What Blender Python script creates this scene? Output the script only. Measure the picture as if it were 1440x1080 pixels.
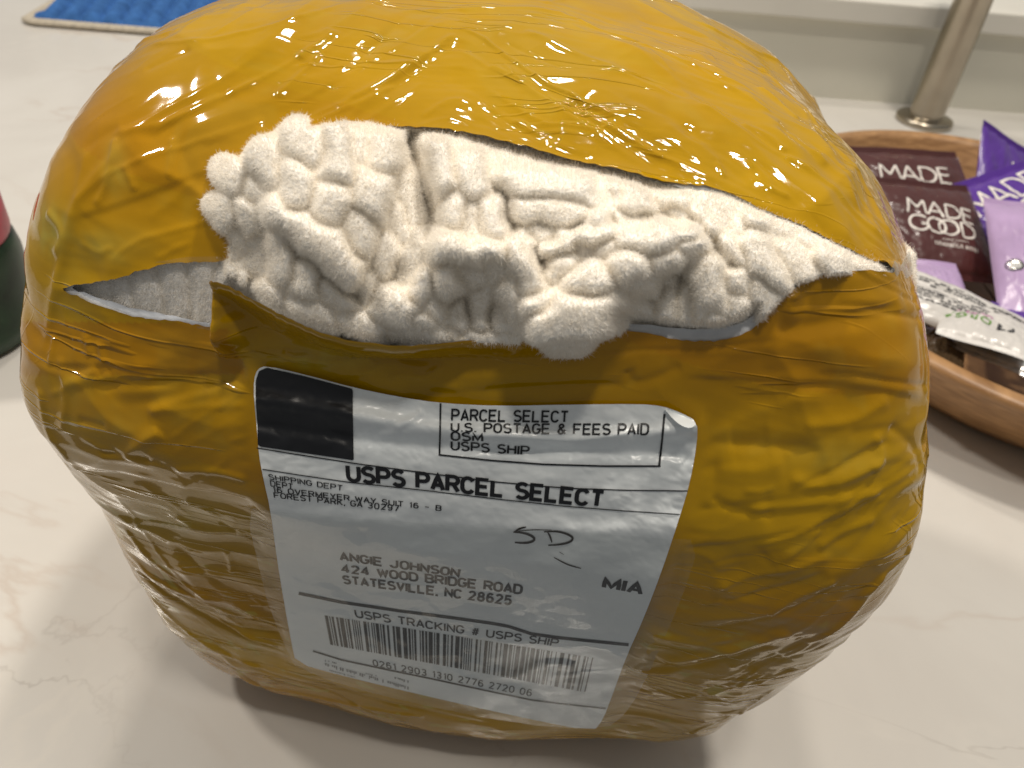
import bpy, bmesh, math, random
import numpy as np
from mathutils import Matrix, Vector
from mathutils.bvhtree import BVHTree

random.seed(7); rng = np.random.default_rng(7)
for o in list(bpy.data.objects): bpy.data.objects.remove(o)
scene = bpy.context.scene
COL = scene.collection
CM = 0.01                                   # everything is worked out in centimetres

# ------------------------------------------------------------------ camera
PITCH, ROLL, HCAM, FPX = math.radians(38.643), math.radians(6.135), 27.689, 1130.0
_r = np.array([1, 0, 0.]); _u = np.array([0, math.sin(PITCH), math.cos(PITCH)]); FWD = np.array([0, math.cos(PITCH), -math.sin(PITCH)])
RGT = _r*math.cos(ROLL)+_u*math.sin(ROLL); UPV = _u*math.cos(ROLL)-_r*math.sin(ROLL)
CPOS = np.array([0, 0, HCAM])
cam = bpy.data.cameras.new('camera'); camo = bpy.data.objects.new('camera', cam); COL.objects.link(camo)
cam.sensor_width = 36; cam.lens = 36*FPX/1440; cam.clip_start = 0.01; cam.clip_end = 50
m = Matrix.Identity(4)
for i in range(3):
    m[i][0] = RGT[i]; m[i][1] = UPV[i]; m[i][2] = -FWD[i]; m[i][3] = CPOS[i]*CM
camo.matrix_world = m
cam.dof.use_dof = True; cam.dof.focus_distance = 0.185; cam.dof.aperture_fstop = 24
scene.camera = camo

# ------------------------------------------------------------------ light
world = bpy.data.worlds.new('World'); scene.world = world; world.use_nodes = True
bg = world.node_tree.nodes['Background']; bg.inputs[1].default_value = 1.0
# a dim kitchen: pale ceiling, mid walls towards the back, the darker room behind the photographer
_nt = world.node_tree; _tc = _nt.nodes.new('ShaderNodeTexCoord'); _sx = _nt.nodes.new('ShaderNodeSeparateXYZ'); _nt.links.new(_tc.outputs['Generated'], _sx.inputs[0])
_m1 = _nt.nodes.new('ShaderNodeMath'); _m1.operation = 'MULTIPLY_ADD'; _m1.inputs[1].default_value = .55; _nt.links.new(_sx.outputs['Z'], _m1.inputs[0])
_m2 = _nt.nodes.new('ShaderNodeMath'); _m2.operation = 'MULTIPLY_ADD'; _m2.inputs[1].default_value = .35; _m2.inputs[2].default_value = .0; _nt.links.new(_sx.outputs['Y'], _m2.inputs[0]); _nt.links.new(_m2.outputs[0], _m1.inputs[2])
_rp = _nt.nodes.new('ShaderNodeValToRGB'); _e = _rp.color_ramp.elements; _e[0].position = 0; _e[0].color = (.16, .16, .157, 1); _e[1].position = .75; _e[1].color = (.34, .328, .304, 1)
_nt.links.new(_m1.outputs[0], _rp.inputs[0]); _nt.links.new(_rp.outputs[0], bg.inputs[0])
def lamp(name, loc, power, size, col=(1.0, 0.92, 0.81)):
    l = bpy.data.lights.new(name, 'AREA'); l.shape = 'DISK'; l.size = size; l.energy = power; l.color = col
    o = bpy.data.objects.new(name, l); COL.objects.link(o); o.location = loc
    d = Vector((0, 0.25, 0.05))-Vector(loc); o.rotation_euler = d.to_track_quat('-Z', 'Y').to_euler()
    return o
lamp('ceiling_downlight', (0.40, 0.50, 1.90), 15, 0.16)
lamp('ceiling_downlight', (-1.20, 0.50, 1.60), 13, 0.16)
lamp('ceiling_downlight', (-0.10, 1.10, 1.90), 9, 0.16)
lamp('ceiling_downlight', (0.10, -0.22, 1.90), 8, 0.16)
vs = scene.view_settings; vs.view_transform = 'Standard'; vs.look = 'None'; vs.exposure = 0.1; vs.gamma = 1; vs.use_curve_mapping = False
scene.cycles.use_denoising = True
scene.cycles.max_bounces = 7; scene.cycles.diffuse_bounces = 5; scene.cycles.caustics_reflective = False; scene.cycles.caustics_refractive = False; scene.cycles.transparent_max_bounces = 16

# ------------------------------------------------------------------ small maths
def ray(px, py):
    px = np.asarray(px, float); py = np.asarray(py, float)
    d = FWD+((px-720)/FPX)[..., None]*RGT-((py-540)/FPX)[..., None]*UPV
    return d                                 # depth along FWD = 1
def at(px, py, depth): return CPOS+ray(px, py)*np.asarray(depth, float)[..., None]
def at_z(px, py, z):
    d = ray(px, py); t = (z-HCAM)/d[..., 2]; return CPOS+d*np.asarray(t)[..., None]
def at_y(px, py, y):
    d = ray(px, py); t = y/d[..., 1]; return CPOS+d*np.asarray(t)[..., None]
def project(P):
    d = P-CPOS; w = d@FWD
    return np.stack([720+FPX*(d@RGT)/w, 540-FPX*(d@UPV)/w], -1), w
_perm = rng.permutation(256); _perm = np.concatenate([_perm]*3)
_grad = rng.normal(size=(256, 3)); _grad /= np.linalg.norm(_grad, axis=1)[:, None]
def noise(P, scale=1.0, seed=0):
    P = np.asarray(P, float)*scale+seed*17.31
    i = np.floor(P).astype(int); f = P-i; i &= 255
    u = f*f*f*(f*(f*6-15)+10); out = np.zeros(len(P))
    for dx in (0, 1):
        for dy in (0, 1):
            for dz in (0, 1):
                h = _perm[_perm[_perm[(i[:, 0]+dx) & 255]+((i[:, 1]+dy) & 255)]+((i[:, 2]+dz) & 255)]
                g = _grad[h]
                w = (u[:, 0] if dx else 1-u[:, 0])*(u[:, 1] if dy else 1-u[:, 1])*(u[:, 2] if dz else 1-u[:, 2])
                out += w*((f[:, 0]-dx)*g[:, 0]+(f[:, 1]-dy)*g[:, 1]+(f[:, 2]-dz)*g[:, 2])
    return out*1.5
def sstep(a, b, x):
    t = np.clip((x-a)/(b-a), 0, 1); return t*t*(3-2*t)
def poly_sd(px, py, poly):
    """signed distance in the units of the polygon, positive outside"""
    poly = np.asarray(poly, float); n = len(poly)
    d2 = np.full(px.shape, 1e18); inside = np.zeros(px.shape, bool)
    for k in range(n):
        a = poly[k]; b = poly[(k+1) % n]; e = b-a
        wx = px-a[0]; wy = py-a[1]
        t = np.clip((wx*e[0]+wy*e[1])/(e@e+1e-12), 0, 1)
        d2 = np.minimum(d2, (wx-t*e[0])**2+(wy-t*e[1])**2)
        c = (a[1] > py) != (b[1] > py)
        if abs(e[1]) > 1e-9: inside ^= c & (px < e[0]*(py-a[1])/e[1]+a[0])
    d = np.sqrt(d2); return np.where(inside, -d, d)
def seg_dist(px, py, pts):
    best = np.full(px.shape, 1e9); par = np.zeros(px.shape)
    pts = np.asarray(pts, float); n = len(pts)-1
    for k in range(n):
        a = pts[k]; e = pts[k+1]-a
        t = np.clip(((px-a[0])*e[0]+(py-a[1])*e[1])/(e@e+1e-12), 0, 1)
        d = np.hypot(px-a[0]-t*e[0], py-a[1]-t*e[1]); c = d < best
        best = np.where(c, d, best); par = np.where(c, (k+t)/n, par)
    return best, par
def chaikin(pts, n=2, closed=True):
    p = np.asarray(pts, float)
    for _ in range(n):
        q = np.roll(p, -1, 0) if closed else p[1:]
        b = p if closed else p[:-1]
        o = np.empty((2*len(b), p.shape[1])); o[0::2] = .75*b+.25*q; o[1::2] = .25*b+.75*q
        if not closed: o = np.vstack([p[:1], o, p[-1:]])
        p = o
    return p

# ------------------------------------------------------------------ objects
def make_mesh(name, V, T, mat=None, parent=None, smooth=True, attrs=None, loc=None):
    me = bpy.data.meshes.new(name); V = np.asarray(V, np.float32)
    if isinstance(T, np.ndarray):
        k = T.shape[1]; n = len(T)
        me.vertices.add(len(V)); me.vertices.foreach_set('co', V.ravel())
        me.loops.add(n*k); me.loops.foreach_set('vertex_index', T.astype(np.int32).ravel())
        me.polygons.add(n); me.polygons.foreach_set('loop_start', np.arange(0, n*k, k, dtype=np.int32)); me.polygons.foreach_set('loop_total', np.full(n, k, np.int32))
        me.update(calc_edges=True)
    else:
        me.from_pydata(V.tolist(), [], T)
    me.validate()
    if smooth: me.polygons.foreach_set('use_smooth', np.ones(len(me.polygons), bool))
    for k, v in (attrs or {}).items():
        a = me.attributes.new(k, 'FLOAT', 'POINT'); a.data.foreach_set('value', np.asarray(v, np.float32))
    if mat: me.materials.append(mat)
    o = bpy.data.objects.new(name, me); COL.objects.link(o)
    if parent: o.parent = parent
    if loc is not None: o.location = loc
    return o
def tag(o, label=None, cat=None, group=None, kind=None):
    for k, v in (('label', label), ('category', cat), ('group', group), ('kind', kind)):
        if v: o[k] = v
    return o
def empty(name, label, cat, loc_cm=(0, 0, 0), group=None):
    o = bpy.data.objects.new(name, None); COL.objects.link(o); o.location = [c*CM for c in loc_cm]; o.empty_display_size = .02
    return tag(o, label, cat, group)
def child(name, Vcm, T, mat, root, smooth=True, attrs=None, base=None):
    """mesh child of root (or of a part), vertices given in world cm"""
    b = base if base is not None else root
    off = np.array(b.location) if b.parent is None else np.zeros(3)
    top = b
    while top.parent: top = top.parent
    off = np.array(top.location)
    return make_mesh(name, np.asarray(Vcm)*CM-off, T, mat, root, smooth, attrs)
def grid_faces(nu, nv, wrap=False):
    i = np.arange(nu-1); j = np.arange(nv if wrap else nv-1); I, J = np.meshgrid(i, j, indexing='ij')
    a = I*nv+J; b = I*nv+(J+1) % nv
    return np.stack([a, b, b+nv, a+nv], -1).reshape(-1, 4)
def clip_mesh(X, T, val):
    """keep the part of a triangle mesh where val > 0; X holds positions and any other columns"""
    s = val[T] > 0; cnt = s.sum(1); keep = [T[cnt == 3]]
    E = {}; new = []; nX = len(X)
    mixed = T[(cnt == 1) | (cnt == 2)]; out = []
    def cut(a, b):
        k = (a, b) if a < b else (b, a)
        if k not in E:
            t = val[k[0]]/(val[k[0]]-val[k[1]]); new.append(X[k[0]]*(1-t)+X[k[1]]*t); E[k] = nX+len(new)-1
        return E[k]
    for t in mixed.tolist():
        p = [val[q] > 0 for q in t]
        if sum(p) == 1:
            k = p.index(True); a, b, c = t[k], t[(k+1) % 3], t[(k+2) % 3]; out.append((a, cut(a, b), cut(a, c)))
        else:
            k = p.index(False); a, b, c = t[k], t[(k+1) % 3], t[(k+2) % 3]; ab, ac = cut(a, b), cut(a, c)
            out += [(ab, b, c), (ab, c, ac)]
    T2 = np.vstack(keep+([np.array(out)] if out else [])); X2 = np.vstack([X]+([np.array(new)] if new else []))
    used = np.zeros(len(X2), bool); used[T2.ravel()] = True; mp = np.cumsum(used)-1
    return X2[used], mp[T2]
def vnormals(V, T):
    n = np.cross(V[T[:, 1]]-V[T[:, 0]], V[T[:, 2]]-V[T[:, 0]]); N = np.zeros_like(V)
    for k in range(3):
        for c in range(3): N[:, c] += np.bincount(T[:, k], n[:, c], len(V))
    return N/(np.linalg.norm(N, axis=1)[:, None]+1e-12)

# ------------------------------------------------------------------ materials
def new_mat(name):
    m = bpy.data.materials.new(name); m.use_nodes = True; nt = m.node_tree
    return m, nt, nt.nodes['Principled BSDF']
def N(nt, t, **kw):
    n = nt.nodes.new(t)
    for k, v in kw.items():
        if k.startswith('i_'):
            key = k[2:]; key = int(key) if key.isdigit() else key.replace('_', ' ')
            n.inputs[key].default_value = v
        else: setattr(n, k, v)
    return n
def ramp(nt, stops, fac=None):
    n = nt.nodes.new('ShaderNodeValToRGB'); e = n.color_ramp.elements
    while len(e) < len(stops): e.new(.5)
    for k, (p, c) in enumerate(stops):
        e[k].position = p; e[k].color = c if len(c) == 4 else (*c, 1)
    if fac is not None: nt.links.new(fac, n.inputs[0])
    return n
def mixc(nt, a, b, fac, mode='MIX'):
    n = nt.nodes.new('ShaderNodeMix'); n.data_type = 'RGBA'; n.blend_type = mode
    for s, v in ((n.inputs[0], fac), (n.inputs[6], a), (n.inputs[7], b)):
        if hasattr(v, 'is_linked'): nt.links.new(v, s)
        elif isinstance(v, (int, float)): s.default_value = v
        else: s.default_value = (*v, 1) if len(v) == 3 else v
    return n.outputs[2]
def simple(name, col, rough=.5, spec=.5, metal=0, var=.12, scale=60, bump=0, bscale=300, coat=0):
    m, nt, p = new_mat(name); L = nt.links
    tc = N(nt, 'ShaderNodeTexCoord'); nz = N(nt, 'ShaderNodeTexNoise', i_Scale=scale, i_Detail=5.0); L.new(tc.outputs['Object'], nz.inputs['Vector'])
    r = ramp(nt, [(.3, [c*(1-var) for c in col]), (.7, [min(1, c*(1+var)) for c in col])], nz.outputs[0]); L.new(r.outputs[0], p.inputs['Base Color'])
    p.inputs['Roughness'].default_value = rough; p.inputs['Specular IOR Level'].default_value = spec; p.inputs['Metallic'].default_value = metal
    p.inputs['Coat Weight'].default_value = coat
    if bump:
        n2 = N(nt, 'ShaderNodeTexNoise', i_Scale=bscale, i_Detail=4.0); L.new(tc.outputs['Object'], n2.inputs['Vector'])
        b = N(nt, 'ShaderNodeBump', i_Strength=bump, i_Distance=.001); L.new(n2.outputs[0], b.inputs['Height']); L.new(b.outputs[0], p.inputs['Normal'])
    return m

def m_tape():
    m, nt, p = new_mat('amber_packing_tape'); L = nt.links
    tc = N(nt, 'ShaderNodeTexCoord')
    lay = N(nt, 'ShaderNodeAttribute', attribute_name='layer'); air = N(nt, 'ShaderNodeAttribute', attribute_name='air')
    base = ramp(nt, [(0, (.46, .262, .0008)), (.5, (.435, .232, .0005)), (1, (.40, .186, .0003))], lay.outputs['Fac'])
    c = mixc(nt, base.outputs[0], (.45, .36, .055), air.outputs['Fac'])
    mp = N(nt, 'ShaderNodeMapping'); mp.inputs['Scale'].default_value = (14, 14, 40); L.new(tc.outputs['Object'], mp.inputs[0])
    nz = N(nt, 'ShaderNodeTexNoise', i_Scale=1.0, i_Detail=6.0, i_Roughness=.6); L.new(mp.outputs[0], nz.inputs['Vector'])
    r = ramp(nt, [(.3, (.82, .82, .82)), (.7, (1.12, 1.12, 1.12))], nz.outputs[0])
    c = mixc(nt, c, r.outputs[0], 1.0, 'MULTIPLY'); L.new(c, p.inputs['Base Color'])
    p.inputs['Roughness'].default_value = .13; p.inputs['IOR'].default_value = 1.5
    p.inputs['Specular IOR Level'].default_value = .42
    nb = N(nt, 'ShaderNodeTexNoise', i_Scale=90.0, i_Detail=3.0); mp2 = N(nt, 'ShaderNodeMapping'); mp2.inputs['Scale'].default_value = (.45, .7, 1.6)
    L.new(tc.outputs['Object'], mp2.inputs[0]); L.new(mp2.outputs[0], nb.inputs['Vector'])
    nf = N(nt, 'ShaderNodeTexNoise', i_Scale=420.0, i_Detail=2.0); L.new(mp2.outputs[0], nf.inputs['Vector'])
    b1 = N(nt, 'ShaderNodeBump', i_Strength=.03, i_Distance=.0012); L.new(nb.outputs[0], b1.inputs['Height'])
    b2 = N(nt, 'ShaderNodeBump', i_Strength=.01, i_Distance=.0003); L.new(nf.outputs[0], b2.inputs['Height']); L.new(b1.outputs[0], b2.inputs['Normal'])
    geo = N(nt, 'ShaderNodeNewGeometry'); sx = N(nt, 'ShaderNodeSeparateXYZ'); L.new(geo.outputs['Normal'], sx.inputs[0])
    ab_ = N(nt, 'ShaderNodeMath', operation='ABSOLUTE'); L.new(sx.outputs['Y'], ab_.inputs[0])
    wt = ramp(nt, [(.3, (0, 0, 0)), (.8, (1, 1, 1))], ab_.outputs[0])
    def lines_(sc, seed):
        mq = N(nt, 'ShaderNodeMapping'); mq.inputs['Scale'].default_value = sc; mq.inputs['Location'].default_value = (seed, seed*2, seed*3); L.new(tc.outputs['Object'], mq.inputs[0])
        nq = N(nt, 'ShaderNodeTexNoise', i_Scale=1.0, i_Detail=2.0, i_Distortion=.25); L.new(mq.outputs[0], nq.inputs['Vector'])
        return ramp(nt, [(.485, (0, 0, 0)), (.5, (1, 1, 1)), (.515, (0, 0, 0))], nq.outputs[0]).outputs[0]
    lt = mixc(nt, lines_((9, 120, 9), 1.3), lines_((9, 9, 130), 4.7), wt.outputs[0])
    nm = N(nt, 'ShaderNodeTexNoise', i_Scale=22.0, i_Detail=2.0); L.new(tc.outputs['Object'], nm.inputs['Vector'])
    rm = ramp(nt, [(.46, (0, 0, 0)), (.6, (1, 1, 1))], nm.outputs[0])
    lt = mixc(nt, lt, rm.outputs[0], 1.0, 'MULTIPLY')
    b3 = N(nt, 'ShaderNodeBump', i_Strength=.55, i_Distance=.0007); L.new(lt, b3.inputs['Height']); L.new(b2.outputs[0], b3.inputs['Normal'])
    L.new(b3.outputs[0], p.inputs['Normal'])
    rr = ramp(nt, [(.35, (.055, .055, .055)), (.75, (.105, .105, .105))], nz.outputs[0]); L.new(rr.outputs[0], p.inputs['Roughness'])
    return m
def m_clear(name, tint=(1, 1, 1), gloss=.08, rough=.06, haze=.06):
    m, nt, p = new_mat(name); L = nt.links; nt.nodes.remove(p); out = nt.nodes['Material Output']
    tr = N(nt, 'ShaderNodeBsdfTransparent'); tr.inputs[0].default_value = (*tint, 1)
    gl = N(nt, 'ShaderNodeBsdfGlossy'); gl.inputs['Roughness'].default_value = rough
    df = N(nt, 'ShaderNodeBsdfDiffuse'); df.inputs[0].default_value = (.85, .85, .83, 1)
    lw = N(nt, 'ShaderNodeLayerWeight', i_Blend=.5); pw = N(nt, 'ShaderNodeMath', operation='POWER', i_1=4.0); fr = N(nt, 'ShaderNodeMath', operation='MULTIPLY_ADD', i_1=.5, i_2=.045); L.new(lw.outputs['Facing'], pw.inputs[0]); L.new(pw.outputs[0], fr.inputs[0])
    tc = N(nt, 'ShaderNodeTexCoord'); nz = N(nt, 'ShaderNodeTexNoise', i_Scale=60.0, i_Detail=2.0); L.new(tc.outputs['Object'], nz.inputs['Vector'])
    b = N(nt, 'ShaderNodeBump', i_Strength=.2, i_Distance=.001); L.new(nz.outputs[0], b.inputs['Height']); L.new(b.outputs[0], gl.inputs['Normal']); L.new(b.outputs[0], lw.inputs['Normal'])
    m0 = N(nt, 'ShaderNodeMixShader'); m0.inputs[0].default_value = haze; L.new(tr.outputs[0], m0.inputs[1]); L.new(df.outputs[0], m0.inputs[2])
    m1 = N(nt, 'ShaderNodeMixShader'); L.new(fr.outputs[0], m1.inputs[0]); L.new(m0.outputs[0], m1.inputs[1]); L.new(gl.outputs[0], m1.inputs[2]); L.new(m1.outputs[0], out.inputs[0])
    return m
def m_marble():
    m, nt, p = new_mat('warm_white_quartz'); L = nt.links; tc = N(nt, 'ShaderNodeTexCoord')
    n1 = N(nt, 'ShaderNodeTexNoise', i_Scale=7.0, i_Detail=6.0, i_Roughness=.55, i_Distortion=.6); L.new(tc.outputs['Object'], n1.inputs['Vector'])
    base = ramp(nt, [(.3, (.55, .525, .49)), (.5, (.59, .567, .53)), (.7, (.625, .605, .57))], n1.outputs[0])
    def vein(scale, w, dist, seed):
        mp = N(nt, 'ShaderNodeMapping'); mp.inputs['Location'].default_value = (seed, seed*1.7, 0); mp.inputs['Rotation'].default_value = (0, 0, seed); mp.inputs['Scale'].default_value = (1, 1.7, 1)
        L.new(tc.outputs['Object'], mp.inputs[0])
        nz = N(nt, 'ShaderNodeTexNoise', i_Scale=scale, i_Detail=7.0, i_Roughness=.55, i_Distortion=dist); L.new(mp.outputs[0], nz.inputs['Vector'])
        return ramp(nt, [(.5-w, (0, 0, 0)), (.5, (1, 1, 1)), (.5+w, (0, 0, 0))], nz.outputs[0]).outputs[0]
    def scl(v, k, s):
        nz = N(nt, 'ShaderNodeTexNoise', i_Scale=s, i_Detail=2.0); L.new(tc.outputs['Object'], nz.inputs['Vector'])
        r = ramp(nt, [(.46, (0, 0, 0)), (.66, (k, k, k))], nz.outputs[0])
        return mixc(nt, v, r.outputs[0], 1.0, 'MULTIPLY')
    c = mixc(nt, base.outputs[0], (.36, .33, .30), scl(vein(3.2, .004, .5, 2.1), .5, 5))
    c = mixc(nt, c, (.40, .29, .22), scl(vein(2.3, .010, .4, 4.1), .45, 4))
    c = mixc(nt, c, (.64, .61, .56), scl(vein(4.5, .018, .6, 7.7), .7, 6))
    L.new(c, p.inputs['Base Color']); p.inputs['Roughness'].default_value = .2; p.inputs['Specular IOR Level'].default_value = .45
    return m
def m_plush():
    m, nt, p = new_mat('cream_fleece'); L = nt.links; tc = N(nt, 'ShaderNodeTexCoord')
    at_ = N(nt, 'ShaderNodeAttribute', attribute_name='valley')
    c = mixc(nt, (.975, .935, .87), (.975, .90, .78), at_.outputs['Fac']); L.new(c, p.inputs['Base Color'])  # creases tinted warmer: scattered warm light put into the colour
    p.inputs['Roughness'].default_value = .95; p.inputs['Specular IOR Level'].default_value = .1
    p.inputs['Subsurface Weight'].default_value = .0; p.inputs['Subsurface Radius'].default_value = (1, .75, .55); p.inputs['Subsurface Scale'].default_value = .0035
    p.inputs['Sheen Weight'].default_value = .3; p.inputs['Sheen Roughness'].default_value = .5
    nz = N(nt, 'ShaderNodeTexNoise', i_Scale=1400.0, i_Detail=2.0); L.new(tc.outputs['Object'], nz.inputs['Vector'])
    mp = N(nt, 'ShaderNodeMapping'); mp.inputs['Rotation'].default_value = (0, .5, 0); L.new(tc.outputs['Object'], mp.inputs[0])
    wv = N(nt, 'ShaderNodeTexWave', i_Scale=330.0, i_Distortion=1.0, i_Detail=1.0); wv.bands_direction = 'X'; L.new(mp.outputs[0], wv.inputs['Vector'])
    mx = mixc(nt, nz.outputs[0], wv.outputs[0], at_.outputs['Fac'])
    b = N(nt, 'ShaderNodeBump', i_Strength=.5, i_Distance=.0006); L.new(mx, b.inputs['Height']); L.new(b.outputs[0], p.inputs['Normal'])
    return m
def m_pile():
    m, nt, p = new_mat('fleece_fibre'); L = nt.links; nt.nodes.remove(p); out = nt.nodes['Material Output']
    tc = N(nt, 'ShaderNodeTexCoord'); nz = N(nt, 'ShaderNodeTexNoise', i_Scale=30.0); L.new(tc.outputs['Object'], nz.inputs['Vector'])
    r = ramp(nt, [(.3, (.972, .935, .872)), (.7, (.985, .955, .905))], nz.outputs[0])
    d = N(nt, 'ShaderNodeBsdfDiffuse'); t = N(nt, 'ShaderNodeBsdfTranslucent'); L.new(r.outputs[0], d.inputs[0]); L.new(r.outputs[0], t.inputs[0])
    mx = N(nt, 'ShaderNodeMixShader'); mx.inputs[0].default_value = .5; L.new(d.outputs[0], mx.inputs[1]); L.new(t.outputs[0], mx.inputs[2]); L.new(mx.outputs[0], out.inputs[0])
    return m
def m_wood(name, a, b, scale=30):
    m, nt, p = new_mat(name); L = nt.links; tc = N(nt, 'ShaderNodeTexCoord')
    mp = N(nt, 'ShaderNodeMapping'); mp.inputs['Scale'].default_value = (3, 1, 14); L.new(tc.outputs['Object'], mp.inputs[0])
    nz = N(nt, 'ShaderNodeTexNoise', i_Scale=scale, i_Detail=6.0, i_Distortion=.5); L.new(mp.outputs[0], nz.inputs['Vector'])
    r = ramp(nt, [(.25, a), (.75, b)], nz.outputs[0]); L.new(r.outputs[0], p.inputs['Base Color']); p.inputs['Roughness'].default_value = .42
    return m
M = dict(
    tape=m_tape(), marble=m_marble(), plush=m_plush(), pile=m_pile(),
    liner=simple('grey_bag_lining', (.62, .64, .67), .25, .5, 0, .18, 90, .5, 160),
    film=m_clear('clear_bag_film', (.97, .98, 1.0), haze=.035), clear=m_clear('clear_packing_tape', (.98, .985, .98), haze=.012, rough=.05),
    shred=m_clear('clear_shred', (.92, .92, .9), haze=.28, rough=.15),
    paper=simple('label_paper', (.80, .84, .855), .27, .5, 0, .05, 40, .12, 200),
    ink=simple('label_ink', (.012, .013, .016), .35, .4, 0, .1, 60),
    inkgrey=simple('label_ink_grey', (.20, .21, .22), .4, .4, 0, .1, 60),
    pen=simple('pen_ink', (.03, .022, .018), .4, .4, 0, .3, 200),
    wall=simple('pale_sage_wall', (.66, .645, .56), .55, .3, 0, .04, 6, .1, 200),
    sill=simple('white_sill', (.68, .66, .60), .4, .4, 0, .04, 10),
    wood=m_wood('bowl_wood', (.21, .105, .04), (.46, .26, .115)),
    nickel=simple('brushed_nickel', (.40, .355, .285), .27, .5, 1, .10, 40),
    blue=simple('blue_microfibre', (.045, .135, .36), .95, .1, 0, .25, 80, .8, 700),
    binding=simple('beige_binding', (.46, .41, .33), .9, .1, 0, .15, 200, .6, 900),
    green=simple('dark_green_glass', (.010, .026, .012), .35, .25, 0, .8, 40),
    red=simple('red_cap', (.28, .012, .03), .4, .5, 0, .25, 120),
)

# ================================================================== the setting
# the slab ends just in front of the picture; unseen edge placed to darken reflections on the parcel
def YF(x): return 10.2+x*math.tan(math.radians(4.9))*1.0
ct = make_mesh('countertop', np.array([[-120, YF(-120), 0], [120, YF(120), 0], [120, 140, 0], [-120, 140, 0], [-120, YF(-120), -4], [120, YF(120), -4], [120, 140, -4], [-120, 140, -4.]])*CM, [(0, 1, 2, 3), (0, 4, 5, 1), (1, 5, 6, 2), (2, 6, 7, 3), (3, 7, 4, 0), (7, 6, 5, 4)], M['marble'], smooth=False)
tag(ct, 'warm white veined stone counter under everything', kind='structure')
YAW = math.radians(4.9); WX = np.array([math.cos(YAW), math.sin(YAW), 0]); WY = np.array([-math.sin(YAW), math.cos(YAW), 0]); W0 = np.array([28.3, 90.1, 0])
def on_plane(px, py, P0, n):
    d = ray(px, py); t = ((P0-CPOS)@n)/(d@n); return CPOS+d*t
def box(name, P0, ax, ay, az, mat, parent=None, bev=0.0):
    """box from corner P0 with edge vectors ax, ay, az (cm)"""
    bm = bmesh.new(); vs_ = [bm.verts.new((P0+i*ax+j*ay+k*az)*CM) for i in (0, 1) for j in (0, 1) for k in (0, 1)]
    for f in ((0, 1, 3, 2), (4, 6, 7, 5), (0, 4, 5, 1), (2, 3, 7, 6), (0, 2, 6, 4), (1, 5, 7, 3)): bm.faces.new([vs_[q] for q in f])
    bmesh.ops.recalc_face_normals(bm, faces=bm.faces)
    if bev: bmesh.ops.bevel(bm, geom=bm.edges[:], offset=bev*CM, segments=3, affect='EDGES', profile=.5)
    me = bpy.data.meshes.new(name); bm.to_mesh(me); bm.free(); me.materials.append(mat)
    o = bpy.data.objects.new(name, me); COL.objects.link(o); o.parent = parent
    return o
zt = on_plane(1440., 50., W0, WY)[2]
w = box('back_wall', W0-WX*34-np.array([0, 0, 4]), WX*124, WY*6, np.array([0, 0, zt+4.]), M['wall']); tag(w, kind='structure', label='pale grey green upstand behind the counter')
zl = on_plane(1440., 21., W0-WY*1.2, WY)[2]
s = box('window_sill', W0-WX*34-WY*1.2+np.array([0, 0, zt+.05]), WX*124, WY*34, np.array([0, 0, zl-zt]), M['sill'], bev=.25); tag(s, kind='structure', label='white ledge on top of the upstand')

# ================================================================== the parcel: base form
Q = dict(a=11.06, b=8.722, cu=12.554, cl=9.763, e1u=.648, e1l=.31, e2=.31, xc=-.766, yc=21.245, yaw=-.081, tap=.076, lean=-.428)
SIL = np.array([(480,-25),(300,0),(215,55),(130,150),(95,230),(60,330),(40,450),(30,560),(50,620),(108,680),(150,728),(170,790),(230,880),(300,930),(420,985),(600,1020),(720,1035),(870,1042),(960,1042),(1060,990),(1160,930),(1230,860),(1270,740),(1308,620),(1310,540),(1275,370),(1230,270),(1160,180),(1100,100),(1050,50),(960,5),(840,-20),(660,-35)], float)
PC = np.array([Q['xc'], Q['yc'], Q['cl']])
rbf_c, rbf_w = [], []
def shape(D):
    """unit directions -> base surface of the stuffed parcel"""
    q = Q; s = D*np.array([q['a'], q['b'], 1]); c = np.where(D[:, 2] > 0, q['cu'], q['cl']); s[:, 2] *= c
    e1 = np.where(D[:, 2] > 0, q['e1u'], q['e1l'])
    x, y, z = np.abs(D).T
    F = ((x**(2/q['e2'])+y**(2/q['e2'])+1e-12)**(q['e2']/e1)+z**(2/e1))**(-e1/2)
    s = s*F[:, None]; zz = s[:, 2]/q['cu']
    s[:, 0] *= 1+q['tap']*zz; s[:, 1] = s[:, 1]*(1+q['tap']*zz)+q['lean']*zz
    cy, sy = math.cos(q['yaw']), math.sin(q['yaw'])
    P = np.stack([cy*s[:, 0]-sy*s[:, 1], sy*s[:, 0]+cy*s[:, 1], s[:, 2]], -1)+PC
    if len(rbf_c):
        R = P-PC; nn = R/np.linalg.norm(R, axis=1)[:, None]; add = np.zeros(len(P)); tot = np.full(len(P), .35)
        for c, wv in zip(rbf_c, rbf_w):
            g = np.exp(-((P-c)**2).sum(1)/(2*2.6**2)); add += g*wv; tot += g
        P = P+nn*(add/tot)[:, None]
    zb = P[:, 2]-14.6+.10*P[:, 0]*0; fr_ = sstep(.15, .75, (PC[1]-P[:, 1])/q['b']); gz = np.where(zb > 0, np.exp(-(zb/1.9)**2), np.exp(-(zb/3.0)**2))
    P[:, 1] -= .75*gz*fr_
    P[:, 2] = np.maximum(P[:, 2], .03)
    return P
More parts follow.
